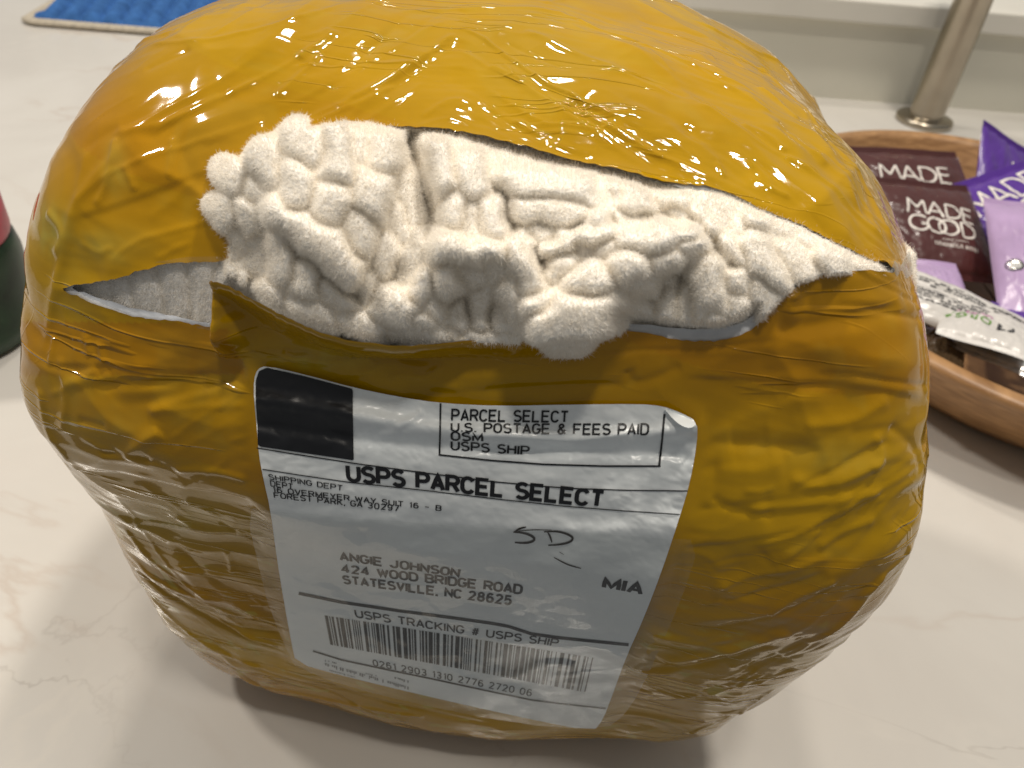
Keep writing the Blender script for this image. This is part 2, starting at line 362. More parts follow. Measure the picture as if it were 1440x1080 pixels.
def ico(level):
    bm = bmesh.new(); bmesh.ops.create_icosphere(bm, subdivisions=level, radius=1)
    me = bpy.data.meshes.new('tmp'); bm.to_mesh(me); bm.free()
    V = np.empty(len(me.vertices)*3, np.float32); me.vertices.foreach_get('co', V); T = np.empty(len(me.loops), np.int32); me.loops.foreach_get('vertex_index', T)
    bpy.data.meshes.remove(me); V = V.reshape(-1, 3).astype(float); return V/np.linalg.norm(V, axis=1)[:, None], T.reshape(-1, 3)
D6, T6 = ico(7)
cc0 = np.array([670., 520.]); wts = np.zeros(len(SIL)); cen = None
for it in range(4):                                   # let the outline follow the bulges of the stuffed bag
    P = shape(D6); pr, dep = project(P); v = pr-cc0; A = np.arctan2(v[:, 1], v[:, 0]); Rr = np.hypot(v[:, 0], v[:, 1])
    new_c = []
    for k, s_ in enumerate(SIL):
        d = s_-cc0; a = math.atan2(d[1], d[0]); dr = np.hypot(*d)
        near = np.abs((A-a+np.pi) % (2*np.pi)-np.pi) < .02
        j = np.where(near)[0][np.argmax(Rr[near])]
        wts[k] += (dr-Rr[j])*dep[j]/FPX*.9; new_c.append(P[j])
    rbf_c = new_c; rbf_w = wts.tolist()
Pb = shape(D6); Nb = vnormals(Pb, T6)
# smooth depth map of the base form seen from the front, used to lay things on its surface
bvh = BVHTree.FromPolygons([Vector(p) for p in Pb], T6.tolist())
GS = 6; GX = np.arange(-60, 1500+1, GS); GY = np.arange(-60, 1140+1, GS)
DM = np.full((len(GY), len(GX)), np.nan); cv = Vector(CPOS)
dirs = ray(*np.meshgrid(GX, GY))
for j in range(len(GY)):
    for i in range(len(GX)):
        d = dirs[j, i]; h = bvh.ray_cast(cv, Vector(d))
        if h[0] is not None: DM[j, i] = h[3]/np.linalg.norm(d)
ok = ~np.isnan(DM); Dv = np.where(ok, DM, 0.); Wm = ok.astype(float)
for _ in range(60):                                    # grow outwards so that the map is defined a little past the outline
    n_ = np.zeros_like(Dv); w_ = np.zeros_like(Dv)
    for dy in (-1, 0, 1):
        for dx in (-1, 0, 1):
            n_ += np.roll(np.roll(Dv*Wm, dy, 0), dx, 1); w_ += np.roll(np.roll(Wm, dy, 0), dx, 1)
    g = (Wm == 0) & (w_ > 0); Dv[g] = (n_/np.maximum(w_, 1))[g]; Wm[g] = 1
for _ in range(2):
    Dp = np.pad(Dv, 1, mode='edge'); Dv = (Dp[:-2, 1:-1]+Dp[2:, 1:-1]+Dp[1:-1, :-2]+Dp[1:-1, 2:]+4*Dv)/8
def depth(px, py):
    x = np.clip((np.asarray(px, float)-GX[0])/GS, 1, len(GX)-3.001); y = np.clip((np.asarray(py, float)-GY[0])/GS, 1, len(GY)-3.001)
    i = np.floor(x).astype(int); j = np.floor(y).astype(int); fx = x-i; fy = y-j
    def B(t): return [(1-t)**3/6, (3*t**3-6*t*t+4)/6, (-3*t**3+3*t*t+3*t+1)/6, t**3/6]
    bx, by = B(fx), B(fy); o = 0
    for a in range(4):
        for b in range(4): o = o+by[a]*bx[b]*Dv[j+a-1, i+b-1]
    return o
def on_parcel(px, py, lift): return at(px, py, depth(px, py)-lift)

# ------------------------------------------------------------------ outlines read off the parcel
HOLE = [(88,405),(125,398),(170,391),(205,378),(240,369),(290,369),(326,367),(324,335),(316,300),(330,252),(352,222),(385,200),(430,183),(500,172),(560,180),(640,188),(700,205),(770,224),(850,240),(930,263),(980,262),(1022,271),(1062,292),(1130,318),(1180,345),(1232,370),(1262,388),
        (1205,383),(1150,387),(1112,404),(1080,440),(1050,470),(1000,480),(950,478),(890,462),(800,466),(720,471),(640,470),(560,467),(500,458),(450,440),(400,415),(348,389),(314,386),(312,425),(319,466),(290,458),(250,450),(200,446),(150,431),(110,414)]
HOLE_IN = [(100,405),(125,395),(170,386),(205,373),(240,364),(290,364),(330,364),(328,335),(312,300),(324,250),(347,218),(382,194),(430,177),(500,166),(560,174),(640,182),(700,199),(770,218),(850,234),(930,262),(977,268),(1018,276),(1060,296),(1130,312),(1180,339),(1232,365),(1256,386),
           (1205,381),(1150,385),(1108,401),(1074,434),(1042,457),(1000,463),(960,463),(890,454),(800,464),(720,469),(640,470),(560,469),(500,461),(450,443),(400,418),(348,392),(318,392),(315,425),(314,452),(290,456),(250,446),(200,437),(150,422),(112,409)]
LABEL = [(357,560),(357,533),(362,519),(374,514),(430,527),(497,545),(560,558),(620,567),(700,571),(800,569),(900,568),(932,571),(957,580),(981,593),(980,625),(970,680),(955,730),(930,805),(905,870),(880,925),(862,975),(848,1012),(834,1029),(720,1006),(600,979),(480,950),(416,932),(410,905),(400,850),(390,790),(380,715),(370,672),(364,640),(361,600)]
def jag(poly, amp, n=3, seed=0):
    p = chaikin(poly, n); r_ = np.random.default_rng(seed); t = np.cumsum(np.hypot(*(p-np.roll(p, 1, 0)).T))
    q = np.stack([t*.11, t*0+seed, t*0], -1); q2 = np.stack([t*.4, t*0+seed+5, t*0], -1)
    off = noise(q)*amp+noise(q2)*amp*.5
    tg = np.roll(p, -1, 0)-np.roll(p, 1, 0); tg /= np.linalg.norm(tg, axis=1)[:, None]+1e-9
    return p+np.stack([-tg[:, 1], tg[:, 0]], -1)*off[:, None]
HOLE_C = jag(HOLE, 3.2, 3, 3); HIN_C = jag(HOLE_IN, 2.5, 2, 9)
LABEL_C = chaikin(LABEL, 1)

# fine shell: refine what can be seen, cut the torn opening, then wrinkle it
D8, T8 = ico(8); P8 = shape(D8); N8 = vnormals(P8, T8)
fc = (P8[T8].mean(1)-CPOS); fv = -(fc*N8[T8].mean(1)).sum(1)/np.linalg.norm(fc, axis=1)
vis = fv > -.25
Tv = T8[vis]; e = np.sort(np.vstack([Tv[:, [0, 1]], Tv[:, [1, 2]], Tv[:, [2, 0]]]), 1)
key = e[:, 0].astype(np.int64)*len(D8)+e[:, 1]; uk, inv = np.unique(key, return_inverse=True)
mid = D8[uk//len(D8)]+D8[uk % len(D8)]; mid /= np.linalg.norm(mid, axis=1)[:, None]
n = len(Tv); ab, bc, ca = inv[:n]+len(D8), inv[n:2*n]+len(D8), inv[2*n:]+len(D8)
T9 = np.vstack([T8[~vis], np.stack([Tv[:, 0], ab, ca], 1), np.stack([ab, Tv[:, 1], bc], 1), np.stack([ca, bc, Tv[:, 2]], 1), np.stack([ab, bc, ca], 1)])
D9 = np.vstack([D8, mid]); P9 = shape(D9); N9 = vnormals(P9, T9)
px9, w9 = project(P9); facing = -((P9-CPOS)*N9).sum(1)/np.linalg.norm(P9-CPOS, axis=1)
front = (facing > 0.02)
sdh = np.where(front, 1e3, 1e3); k = front & (px9[:, 0] > 60) & (px9[:, 0] < 1290) & (px9[:, 1] > 140) & (px9[:, 1] < 500)
sdh[k] = poly_sd(px9[k, 0], px9[k, 1], HOLE_C)
X9 = np.column_stack([P9, N9, px9, facing, sdh])
XS, TS = clip_mesh(X9, T9, sdh)
kk = (sdh[T9].max(1) < 45)
XL = X9.copy(); sdi = np.full(len(P9), 1e3); sdi[k] = poly_sd(px9[k, 0], px9[k, 1], HIN_C)
XLn, TL = clip_mesh(XL, T9[kk], sdi)

FLOW = np.array([(150,150,-35),(260,140,-24),(440,60,-33),(560,110,-35),(700,110,35),(800,60,22),(1000,100,30),(1100,180,40),(1200,280,52),(100,330,-62),(240,300,-22),(80,450,-70),(150,560,-10),(250,620,-28),(120,680,42),(200,800,52),(250,880,35),(400,960,17),(640,1010,9),(900,1000,-6),(1050,900,-22),(1150,850,-35),(1230,750,-48),(1200,640,-25),(1100,600,-8),(1100,430,-10),(1210,550,10),(700,500,4),(1000,700,-3),(930,880,-14)], float)
def flow(px, py):
    d2 = (FLOW[:, 0]-px)**2+(FLOW[:, 1]-py)**2+400; wv = 1/d2**1.5; a = np.radians(FLOW[:, 2])*2
    return .5*math.atan2((wv*np.sin(a)).sum(), (wv*np.cos(a)).sum())
CREASES = []      # (points cm, normal-ish, amp cm, width cm, kind)
def crease_px(pts, amp, width, kind='ridge'):
    p = chaikin(np.array(pts, float), 2, False); CREASES.append((on_parcel(p[:, 0], p[:, 1], 0), amp, width, kind))
# the folds one can pick out in the tape
for a_ in [
  ([(195,75),(262,50)], .04, .08), ([(215,75),(330,55),(490,8)], .03, .07), ([(418,76),(446,58),(472,40)], .06, .14), ([(385,132),(420,100),(450,68)], .05, .09),
  ([(160,192),(260,160),(367,103)], .035, .10), ([(350,213),(420,172),(500,148),(560,112)], .05, .07), ([(470,150),(560,100),(640,50)], .05, .10), ([(330,215),(430,160),(480,143)], .05, .06),
  ([(238,188),(236,250)], .035, .06), ([(165,195),(160,240),(138,292)], .05, .08), ([(176,232),(188,268)], .04, .07), ([(80,300),(100,330),(85,360)], .05, .10),
  ([(690,93),(735,120)], .05, .07), ([(708,92),(722,108)], .04, .06), ([(722,170),(762,196)], .05, .06), ([(560,22),(700,20),(800,24)], .04, .12), ([(735,50),(830,90),(960,140)], .045, .12),
  ([(900,28),(1000,62),(1090,115)], .05, .10), ([(1062,128),(1092,152),(1118,176)], .07, .12), ([(1042,172),(1075,190),(1104,216)], .06, .10), ([(960,88),(1030,130),(1080,165)], .04, .07), ([(1020,60),(1090,120),(1150,190)], .05, .08),
  ([(980,145),(1060,195),(1150,250)], .04, .08), ([(1100,220),(1170,270),(1240,340)], .06, .08), ([(1150,200),(1215,270),(1252,345)], .06, .10), ([(1180,260),(1230,330)], .04, .05), ([(1010,228),(1018,250)], .05, .05), ([(1075,262),(1108,278)], .04, .05),
  ([(92,541),(120,532),(140,518)], .06, .10), ([(205,580),(285,553),(356,546)], .05, .12), ([(172,645),(200,622),(228,606)], .11, .16), ([(243,663),(300,662),(350,674)], .06, .09), ([(210,579),(270,572),(352,570)], .04, .08),
  ([(135,543),(200,540),(290,531)], -.07, .10), ([(110,590),(150,600)], -.04, .08), ([(140,640),(180,640),(210,650)], -.06, .12),
  ([(80,470),(76,512)], .05, .07), ([(122,470),(130,500)], .05, .08), ([(142,480),(150,510)], .05, .07), ([(60,545),(62,600),(100,655)], .05, .12), ([(90,500),(95,560),(85,610)], .04, .10),
  ([(420,505),(470,510),(520,500),(535,520),(470,530)], .05, .05), ([(545,533),(560,525),(600,530),(625,512)], .05, .05), ([(400,492),(410,505),(440,498)], .06, .06),
  ([(330,487),(450,493),(620,508)], -.10, .16), ([(592,556),(650,553),(720,548),(900,540)], -.05, .10), ([(640,530),(760,525),(900,500)], .05, .25),
  ([(1087,464),(1170,452),(1262,430)], -.07, .22), ([(1100,450),(1180,438),(1270,418)], .07, .25), ([(1112,392),(1113,425)], .07, .07), ([(880,520),(895,545),(960,515)], -.07, .12),
  ([(970,627),(1060,628),(1162,636)], -.07, .18), ([(1110,672),(1150,685),(1190,672),(1240,645)], .08, .14), ([(1050,720),(1140,708),(1240,690)], .07, .12), ([(1130,600),(1200,595),(1250,560)], .05, .14), ([(1230,610),(1240,640),(1225,660)], .06, .10),
  ([(1000,700),(1040,722),(1090,725)], -.05, .10), ([(1250,600),(1285,625),(1290,660)], -.06, .12), ([(1290,440),(1300,500),(1305,560)], .06, .10), ([(1285,400),(1290,440)], .06, .07),
  ([(930,925),(1030,905),(1110,880)], .10, .22), ([(890,940),(1000,925),(1090,900)], -.07, .14), ([(1000,830),(1080,805),(1170,780)], .06, .10), ([(1010,845),(1090,830),(1160,800)], -.05, .10), ([(1080,860),(1110,835),(1175,810)], .06, .10),
  ([(1150,770),(1190,745),(1230,730)], .05, .09), ([(1130,900),(1190,860),(1240,800)], .07, .12), ([(900,985),(1000,970),(1075,945)], .05, .10), ([(960,1030),(1030,1005),(1090,968)], .06, .09),
  ([(170,730),(260,742),(380,756)], .06, .10), ([(190,800),(240,840),(300,880),(400,920)], -.09, .14), ([(175,740),(230,800),(300,840)], .07, .12), ([(200,840),(280,905),(370,940)], .08, .12), ([(300,870),(360,900),(420,918)], .07, .12),
  ([(320,773),(328,803)], .05, .06), ([(370,820),(392,830)], .04, .05), ([(350,850),(395,855)], .04, .06), ([(330,950),(450,985),(600,1005)], .07, .10), ([(400,945),(520,985),(700,1015)], -.07, .12),
 ]: crease_px(*a_)
for a_ in [([(70,512),(200,516),(330,529)], .05, 1.0), ([(960,530),(1050,535),(1170,541),(1262,551),(1306,563)], .055, 1.0), ([(110,310),(200,275),(300,233)], .035, .8), ([(60,660),(150,668),(240,690),(365,700)], .04, .9), ([(960,770),(1080,760),(1240,700)], .04, .9), ([(560,330-255),(760,120),(960,215),(1100,290)], .018, .8)]:
    crease_px(a_[0], a_[1], a_[2], 'step')
rs = np.random.default_rng(21)
nl = 0
while nl < 300:
    x_, y_ = rs.uniform(20, 1310), rs.uniform(0, 1040)
    if poly_sd(np.array([x_]), np.array([y_]), SIL)[0] > -8: continue
    if 300 < y_ < 620 and rs.random() < .65: continue
    if 340 < x_ < 960 and y_ > 520: continue
    nl += 1; a0 = flow(x_, y_); sg_ = 1; dv = np.array([math.cos(a0), math.sin(a0)]); pts = [np.array([x_, y_])]; Lp = rs.gamma(2.2, 70)+40
    tilt = rs.normal()*.10
    while len(pts)*14 < Lp:
        a1 = flow(*pts[-1])+tilt+rs.normal()*.06; d1 = np.array([math.cos(a1), math.sin(a1)]); d1 = d1 if d1@dv > 0 else -d1; dv = d1; pts.append(pts[-1]+d1*14)
    pts = np.array(pts)
    if len(pts) < 3: continue
    if nl % 5 < 2:
        wd_ = rs.uniform(.14, .38); crease_px(pts, wd_*rs.uniform(.10, .24)*rs.choice([1, -1]), wd_)      # broad pleats
    else: crease_px(pts, rs.gamma(2.2, .009)*rs.choice([1, 1, -1]), rs.choice([.045, .055, .07, .12]))
cand = np.where((np.abs(X9[:, 8]) < 2))[0]
for q_ in range(130):
    j = rs.choice(cand); p = P9[j]; nn = N9[j]; x_, y_ = px9[j]
    if p[2] < .6: continue
    vis_ = facing[j] > -.05
    if vis_ and q_ % 10 < 7:
        a = flow(x_, y_)+rs.normal()*.16; d = RGT*math.cos(a)-UPV*math.sin(a)
    elif vis_:
        a = rs.uniform(0, np.pi); d = RGT*math.cos(a)-UPV*math.sin(a)
    else:
        d = np.cross(nn, [0, 0, 1.])+rs.normal(size=3)*.25
    d = d-nn*(d@nn); d /= np.linalg.norm(d)+1e-9; sd = np.cross(nn, d)
    if vis_ and q_ % 10 >= 7: Lc = rs.uniform(.3, 1.1); am = rs.uniform(.012, .035); wd = rs.uniform(.04, .1)
    else: Lc = rs.gamma(2.2, .8)+.5; am = rs.gamma(2., .010)*rs.choice([1, 1, -.8]); wd = rs.uniform(.05, .16)
    tt = np.linspace(-.5, .5, 6); wob = np.cumsum(rs.normal(size=6))*.03*Lc
    pts = p+np.outer(tt*Lc, d)+np.outer(wob, sd)
    CREASES.append((pts, am, wd, 'ridge'))
def wrinkle(X):
    """displacement (cm) along the normal for points X"""
    P, Nn, px, py, fac, sd = X[:, :3], X[:, 3:6], X[:, 6], X[:, 7], X[:, 8], X[:, 9]
    inl = np.full(len(P), 60.); kf = fac > 0; inl[kf] = poly_sd(px[kf], py[kf], LABEL_C)
    calm = np.where(kf, sstep(-2, 26, inl), 1.)
    S = P*np.array([.7, .7, 1.3])
    wp = P+np.stack([noise(P, .5, 1), noise(P, .5, 2), noise(P, .5, 3)], -1)*.9
    dsp = np.zeros(len(P))
    n1 = np.abs(noise(wp*np.array([.55, .55, 1.2]), .55, 4)); n2 = np.abs(noise(wp*np.array([.6, .6, 1.2]), 1.25, 5)); n3 = np.abs(noise(wp, 2.6, 6))
    dsp += .30*noise(P, .17, 8)+.16*(.35-n1)+.020*(.3-n2)
    wf = np.clip(np.abs(Nn[:, 1])*1.5-.35, 0, 1)
    wq = P+np.stack([noise(P, .3, 71), noise(P, .3, 72), noise(P, .3, 73)], -1)*.5
    dsp += (1-wf)*.055*(.3-np.abs(noise(wq*np.array([.10, .75, .10]), 1, 74)))+wf*.06*(.3-np.abs(noise(wq*np.array([.10, .10, .85]), 1, 75)))
    dsp += (1-wf)*.016*(.3-np.abs(noise(wq*np.array([.16, 2.6, .16]), 1, 76)))+wf*.014*(.3-np.abs(noise(wq*np.array([.16, .16, 2.8]), 1, 77)))
    order = np.argsort(P[:, 0]); xs_ = P[order, 0]
    for pts, amp, wd, kind in CREASES:
        R = wd*3.2+.05
        lo = pts.min(0)-R; hi = pts.max(0)+R
        kx = order[np.searchsorted(xs_, lo[0]):np.searchsorted(xs_, hi[0])]; pk_ = P[kx]
        kx = kx[(pk_[:, 1] > lo[1]) & (pk_[:, 1] < hi[1]) & (pk_[:, 2] > lo[2]) & (pk_[:, 2] < hi[2])]
        if len(kx) == 0: continue
        p = P[kx]; nn = Nn[kx]; best = np.full(len(kx), 1e9); par = np.zeros(len(kx)); sg = np.ones(len(kx)); ns = len(pts)-1
        for s_ in range(ns):
            a = pts[s_]; e_ = pts[s_+1]-a; L2 = e_@e_+1e-9
            t = np.clip((p-a)@e_/L2, 0, 1); dv = p-a-t[:, None]*e_; dn = (dv*nn).sum(1); d = np.sqrt(np.maximum((dv**2).sum(1)-dn**2*.8, 0))
            c = d < best; best = np.where(c, d, best); par = np.where(c, (s_+t)/ns, par)
            if kind == 'step': sg = np.where(c, np.sign((np.cross(np.broadcast_to(e_, nn.shape), nn)*dv).sum(1)), sg)
        end = sstep(0, .18, par)*sstep(1, .82, par)
        if kind == 'step': dsp[kx] += -amp*sstep(-.07, .07, sg*best)*np.exp(-(np.maximum(sg*best, 0)/wd)**2)*end
        else: dsp[kx] += amp*.95*(.45*np.exp(-best/wd)+.55*np.exp(-(best/wd)**2))*end*calm[kx]
    dsp = dsp*(.0+1.0*calm)-(1-calm)*.02
    # lips of the tear
    near = np.exp(-np.maximum(sd, 0)/14.)
    up = py < 300+.0*px
    dsp += np.where(up, .05, .05)*near*(sd < 200)
    flap = sstep(300, 330, px)*sstep(700, 560, px)*sstep(60, 0, sd)*(py > 380)*(kf)
    dsp += .95*flap**1.3
    lipm = sstep(560, 640, px)*sstep(900, 760, px)*sstep(40, 0, sd)*(py > 430)*kf
    dsp += .35*lipm
    lipr = sstep(1060, 1120, px)*sstep(1290, 1200, px)*sstep(45, 0, sd)*(py > 370)*kf
    dsp += .18*lipr
    bot = sstep(.0, 1.2, P[:, 2]); dsp *= bot
    return dsp
def tone(X):
    P = X[:, :3]; px, py = X[:, 6], X[:, 7]
    wp = P+np.stack([noise(P, .35, 21), noise(P, .35, 22), noise(P, .35, 23)], -1)*1.2
    air = sstep(.20, .46, noise(wp*np.array([.6, .6, 1.8]), .5, 24)+.35*noise(wp, 2.4, 27))*.10
    air = np.maximum(air, sstep(15, 10, P[:, 2])*sstep(.40, .52, noise(wp*np.array([.8, .8, 1.7]), 1.6, 25)+.2*noise(wp, 5, 28))*.6)
    kf = X[:, 8] > 0
    for (x, y, rx, ry, v) in [(85,325,24,34,.95),(165,240,16,40,.5),(130,600,70,40,.35),(90,560,60,60,.3),(450,505,90,22,.55),(250,730,110,30,.3),(1180,640,70,26,.35),(110,410,30,40,.5),(150,350,60,30,.5)]:
        g = np.exp(-(((px-x)/rx)**2+((py-y)/ry)**2)*1.2)*kf
        air = np.maximum(air, v*g*(.55+.9*np.abs(noise(wp, 2.2, 26))))
    # overlapping passes of the tape
    hz = P[:, 2]+.12*P[:, 0]+.5*noise(P, .2, 31)
    lay = .38+.30*np.sin(hz*1.05)+.35*noise(wp, .3, 32)
    b1 = (np.sin(hz*1.27+1.3) > .2).astype(float)*.22; lay = lay+b1
    lay = np.where(kf & (py > 452) & (py < 528) & (px < 340), .98, lay)
    lay = np.where(kf & (py > 395) & (py < 533) & (px > 985), np.maximum(lay, .72), lay)
    calm = 1-np.exp(-np.maximum(X[:, 9], 0)/20.); air = air*np.clip(calm+.15, 0, 1)
    return np.clip(lay, 0, 1), np.clip(air, 0, 1)
parcel = empty('parcel', 'torn amber taped parcel with a white shipping label on its front', 'parcel', (PC[0], PC[1], 0))
dS = wrinkle(XS); layS, airS = tone(XS)
wrap = child('tape_wrap', XS[:, :3]+XS[:, 3:6]*dS[:, None], TS, M['tape'], parcel, True, {'layer': layS, 'air': airS})
dL = wrinkle(XLn)
lin = child('bag_lining', XLn[:, :3]+XLn[:, 3:6]*(dL-.05-.05*(XLn[:, 9] < 0)*np.clip(-XLn[:, 9]/6, 0, 1))[:, None], TL, M['liner'], parcel, True)
lin['label'] = 'grey plastic bag lining showing along the torn edge'
# clear inner film stretched over the left end of the tear
def px_patch(poly, step, lift, sm=1, jagamp=0, seed=0):
    pl = chaikin(poly, sm) if sm else np.asarray(poly, float)
    if jagamp: pl = jag(poly, jagamp, max(sm, 1), seed)
    x0, y0 = pl.min(0)-step; x1, y1 = pl.max(0)+step
    gx = np.arange(x0, x1+step, step); gy = np.arange(y0, y1+step, step); Xg, Yg = np.meshgrid(gx, gy)
    Qd = grid_faces(len(gy), len(gx)); T = np.vstack([Qd[:, [0, 2, 1]], Qd[:, [0, 3, 2]]])
    XX = np.column_stack([Xg.ravel(), Yg.ravel()]); sd = poly_sd(XX[:, 0], XX[:, 1], pl)
    XX, T = clip_mesh(XX, T, -sd)
    a = XX[T[:, 1]]-XX[T[:, 0]]; b = XX[T[:, 2]]-XX[T[:, 0]]
    if (a[:, 0]*b[:, 1]-a[:, 1]*b[:, 0]).sum() > 0: T = T[:, ::-1]          # face the viewer (pixel y runs down)
    return XX, T
XX, T = px_patch([(86,404),(170,385),(240,362),(330,360),(345,395),(330,470),(240,455),(150,438)], 3, 0)
q3 = np.column_stack([XX*.05, np.zeros(len(XX))])
ft = .03+.10*np.abs(noise(q3, 1, 2))+.05*np.abs(noise(q3*2.4, 1, 3))
child('clear_film', on_parcel(XX[:, 0], XX[:, 1], .05-ft*.55*sstep(-2, -14, poly_sd(XX[:, 0], XX[:, 1], HOLE_C))), T, M['film'], parcel)['label'] = 'clear plastic film behind the left end of the tear'

XX, T = px_patch([(1250,388),(1258,366),(1267,374),(1279,350),(1284,384),(1272,394)], 2, 0, 0)
child('torn_shred', on_parcel(XX[:, 0], XX[:, 1], .12+.02*(390-XX[:, 1])+.05*np.sin(XX[:, 0]*.4)), T, M['shred'], parcel)['label'] = 'shred of clear plastic standing up at the right end of the tear'
# ------------------------------------------------------------------ shipping label
def label_lift(px, py):
    """folds of the label paper (cm above the parcel)"""
    l = .075+.0*px
    def fold(pts, a, wd):
        d, p = seg_dist(px, py, chaikin(np.array(pts, float), 2, False)); return a*np.exp(-(d/wd)**2)
    l = l+fold([(340,560),(420,572),(520,590),(640,607),(760,617),(900,612),(990,600)], .10, 13)
    l = l-fold([(340,592),(430,606),(520,622),(640,632),(800,634),(960,640)], .05, 9)
    l = l+fold([(560,600),(590,580)], .03, 5)+fold([(540,612),(560,606)], .02, 6)+fold([(575,655),(590,652)], .02, 5)
    l = l+fold([(640,612),(720,612),(790,622),(880,610)], .02, 4)
    l = l+fold([(380,725),(560,738),(760,745),(950,748)], .03, 12)+fold([(480,765),(640,782),(800,800)], .02, 10)
    l = l+fold([(690,895),(740,905),(900,905)], .025, 9)+fold([(770,890),(830,905),(880,930)], .02, 10)
    q = np.stack([px*.012, py*.02, px*0], -1)
    l = l+.05*noise(q, 1, 3)+.012*noise(q*3.3, 1, 4)+.010*np.abs(noise(q*6, 1, 5))
    return .14+(l-.075)*2.0
XX, T = px_patch(LABEL, 2.5, 0, 1)
lab = child('shipping_label', on_parcel(XX[:, 0], XX[:, 1], label_lift(XX[:, 0], XX[:, 1])), T, M['paper'], parcel)
lab['label'] = 'creased white shipping label with black print and a barcode'
def on_label(p, extra=.022): return on_parcel(p[:, 0], p[:, 1], label_lift(p[:, 0], p[:, 1])+extra)
def lab_part(name, XX, T, mat=None): return child(name, on_label(XX), T, mat or M['ink'], lab, False)
def stroke_px(pts, wid, step=5, taper=False, closed=False):
    pts = np.asarray(pts, float); seg = np.hypot(*np.diff(pts, axis=0).T); L = np.concatenate([[0], np.cumsum(seg)]); n = max(2, int(L[-1]/step)+1)
    t = np.linspace(0, L[-1], n); p = np.stack([np.interp(t, L, pts[:, 0]), np.interp(t, L, pts[:, 1])], -1)
    tg = np.gradient(p, axis=0); tg /= np.linalg.norm(tg, axis=1)[:, None]+1e-9; nn = np.stack([-tg[:, 1], tg[:, 0]], -1)
    w_ = np.full(n, wid/2.) if not taper else wid/2*(.35+.65*np.sin(np.linspace(.25, 2.9, n)))
    V = np.empty((2*n, 2)); V[0::2] = p-nn*w_[:, None]; V[1::2] = p+nn*w_[:, None]
    F = np.array([(2*i, 2*i+2, 2*i+3, 2*i+1) for i in range(n-1)]); return V, F
def text_flat(txt, bold=0.0, spacing=1.08, res=3):
    """flat triangulated text, unit box: x 0..1 across the line, y 0..1 over the cap height"""
    c = bpy.data.curves.new('t', 'FONT'); c.body = txt;  c.offset = bold; c.space_character = spacing; c.resolution_u = res; c.fill_mode = 'FRONT'
    o = bpy.data.objects.new('t', c); COL.objects.link(o); bpy.context.view_layer.update()
    me = bpy.data.meshes.new_from_object(o.evaluated_get(bpy.context.evaluated_depsgraph_get()))
    bpy.data.objects.remove(o); bpy.data.curves.remove(c)
    co = np.array([v.co for v in me.vertices])[:, :2]
    global CAPS
    if 'CAPS' not in globals():
        CAPS = {}; c2 = bpy.data.curves.new('t', 'FONT'); c2.body = 'H'; o2 = bpy.data.objects.new('t', c2); COL.objects.link(o2); bpy.context.view_layer.update()
        m2 = bpy.data.meshes.new_from_object(o2.evaluated_get(bpy.context.evaluated_depsgraph_get())); CAPS['h'] = max(v.co.y for v in m2.vertices); bpy.data.objects.remove(o2); bpy.data.meshes.remove(m2)
    cap = CAPS['h']
    x0, x1 = co[:, 0].min(), co[:, 0].max()
    bm = bmesh.new(); bm.from_mesh(me); bpy.data.meshes.remove(me)
    nb = max(2, int(len(txt)*2))
    for x in np.linspace(x0, x1, nb+1)[1:-1]: bmesh.ops.bisect_plane(bm, geom=bm.verts[:]+bm.edges[:]+bm.faces[:], plane_co=(x, 0, 0), plane_no=(1, 0, 0))
    bmesh.ops.bisect_plane(bm, geom=bm.verts[:]+bm.edges[:]+bm.faces[:], plane_co=(0, cap/2, 0), plane_no=(0, 1, 0))
    bmesh.ops.triangulate(bm, faces=bm.faces); bm.verts.ensure_lookup_table()
    V = np.array([v.co[:2] for v in bm.verts]); F = np.array([[v.index for v in f.verts] for f in bm.faces]); bm.free()
    V[:, 0] = (V[:, 0]-x0)/(x1-x0); V[:, 1] /= cap
    return V, F
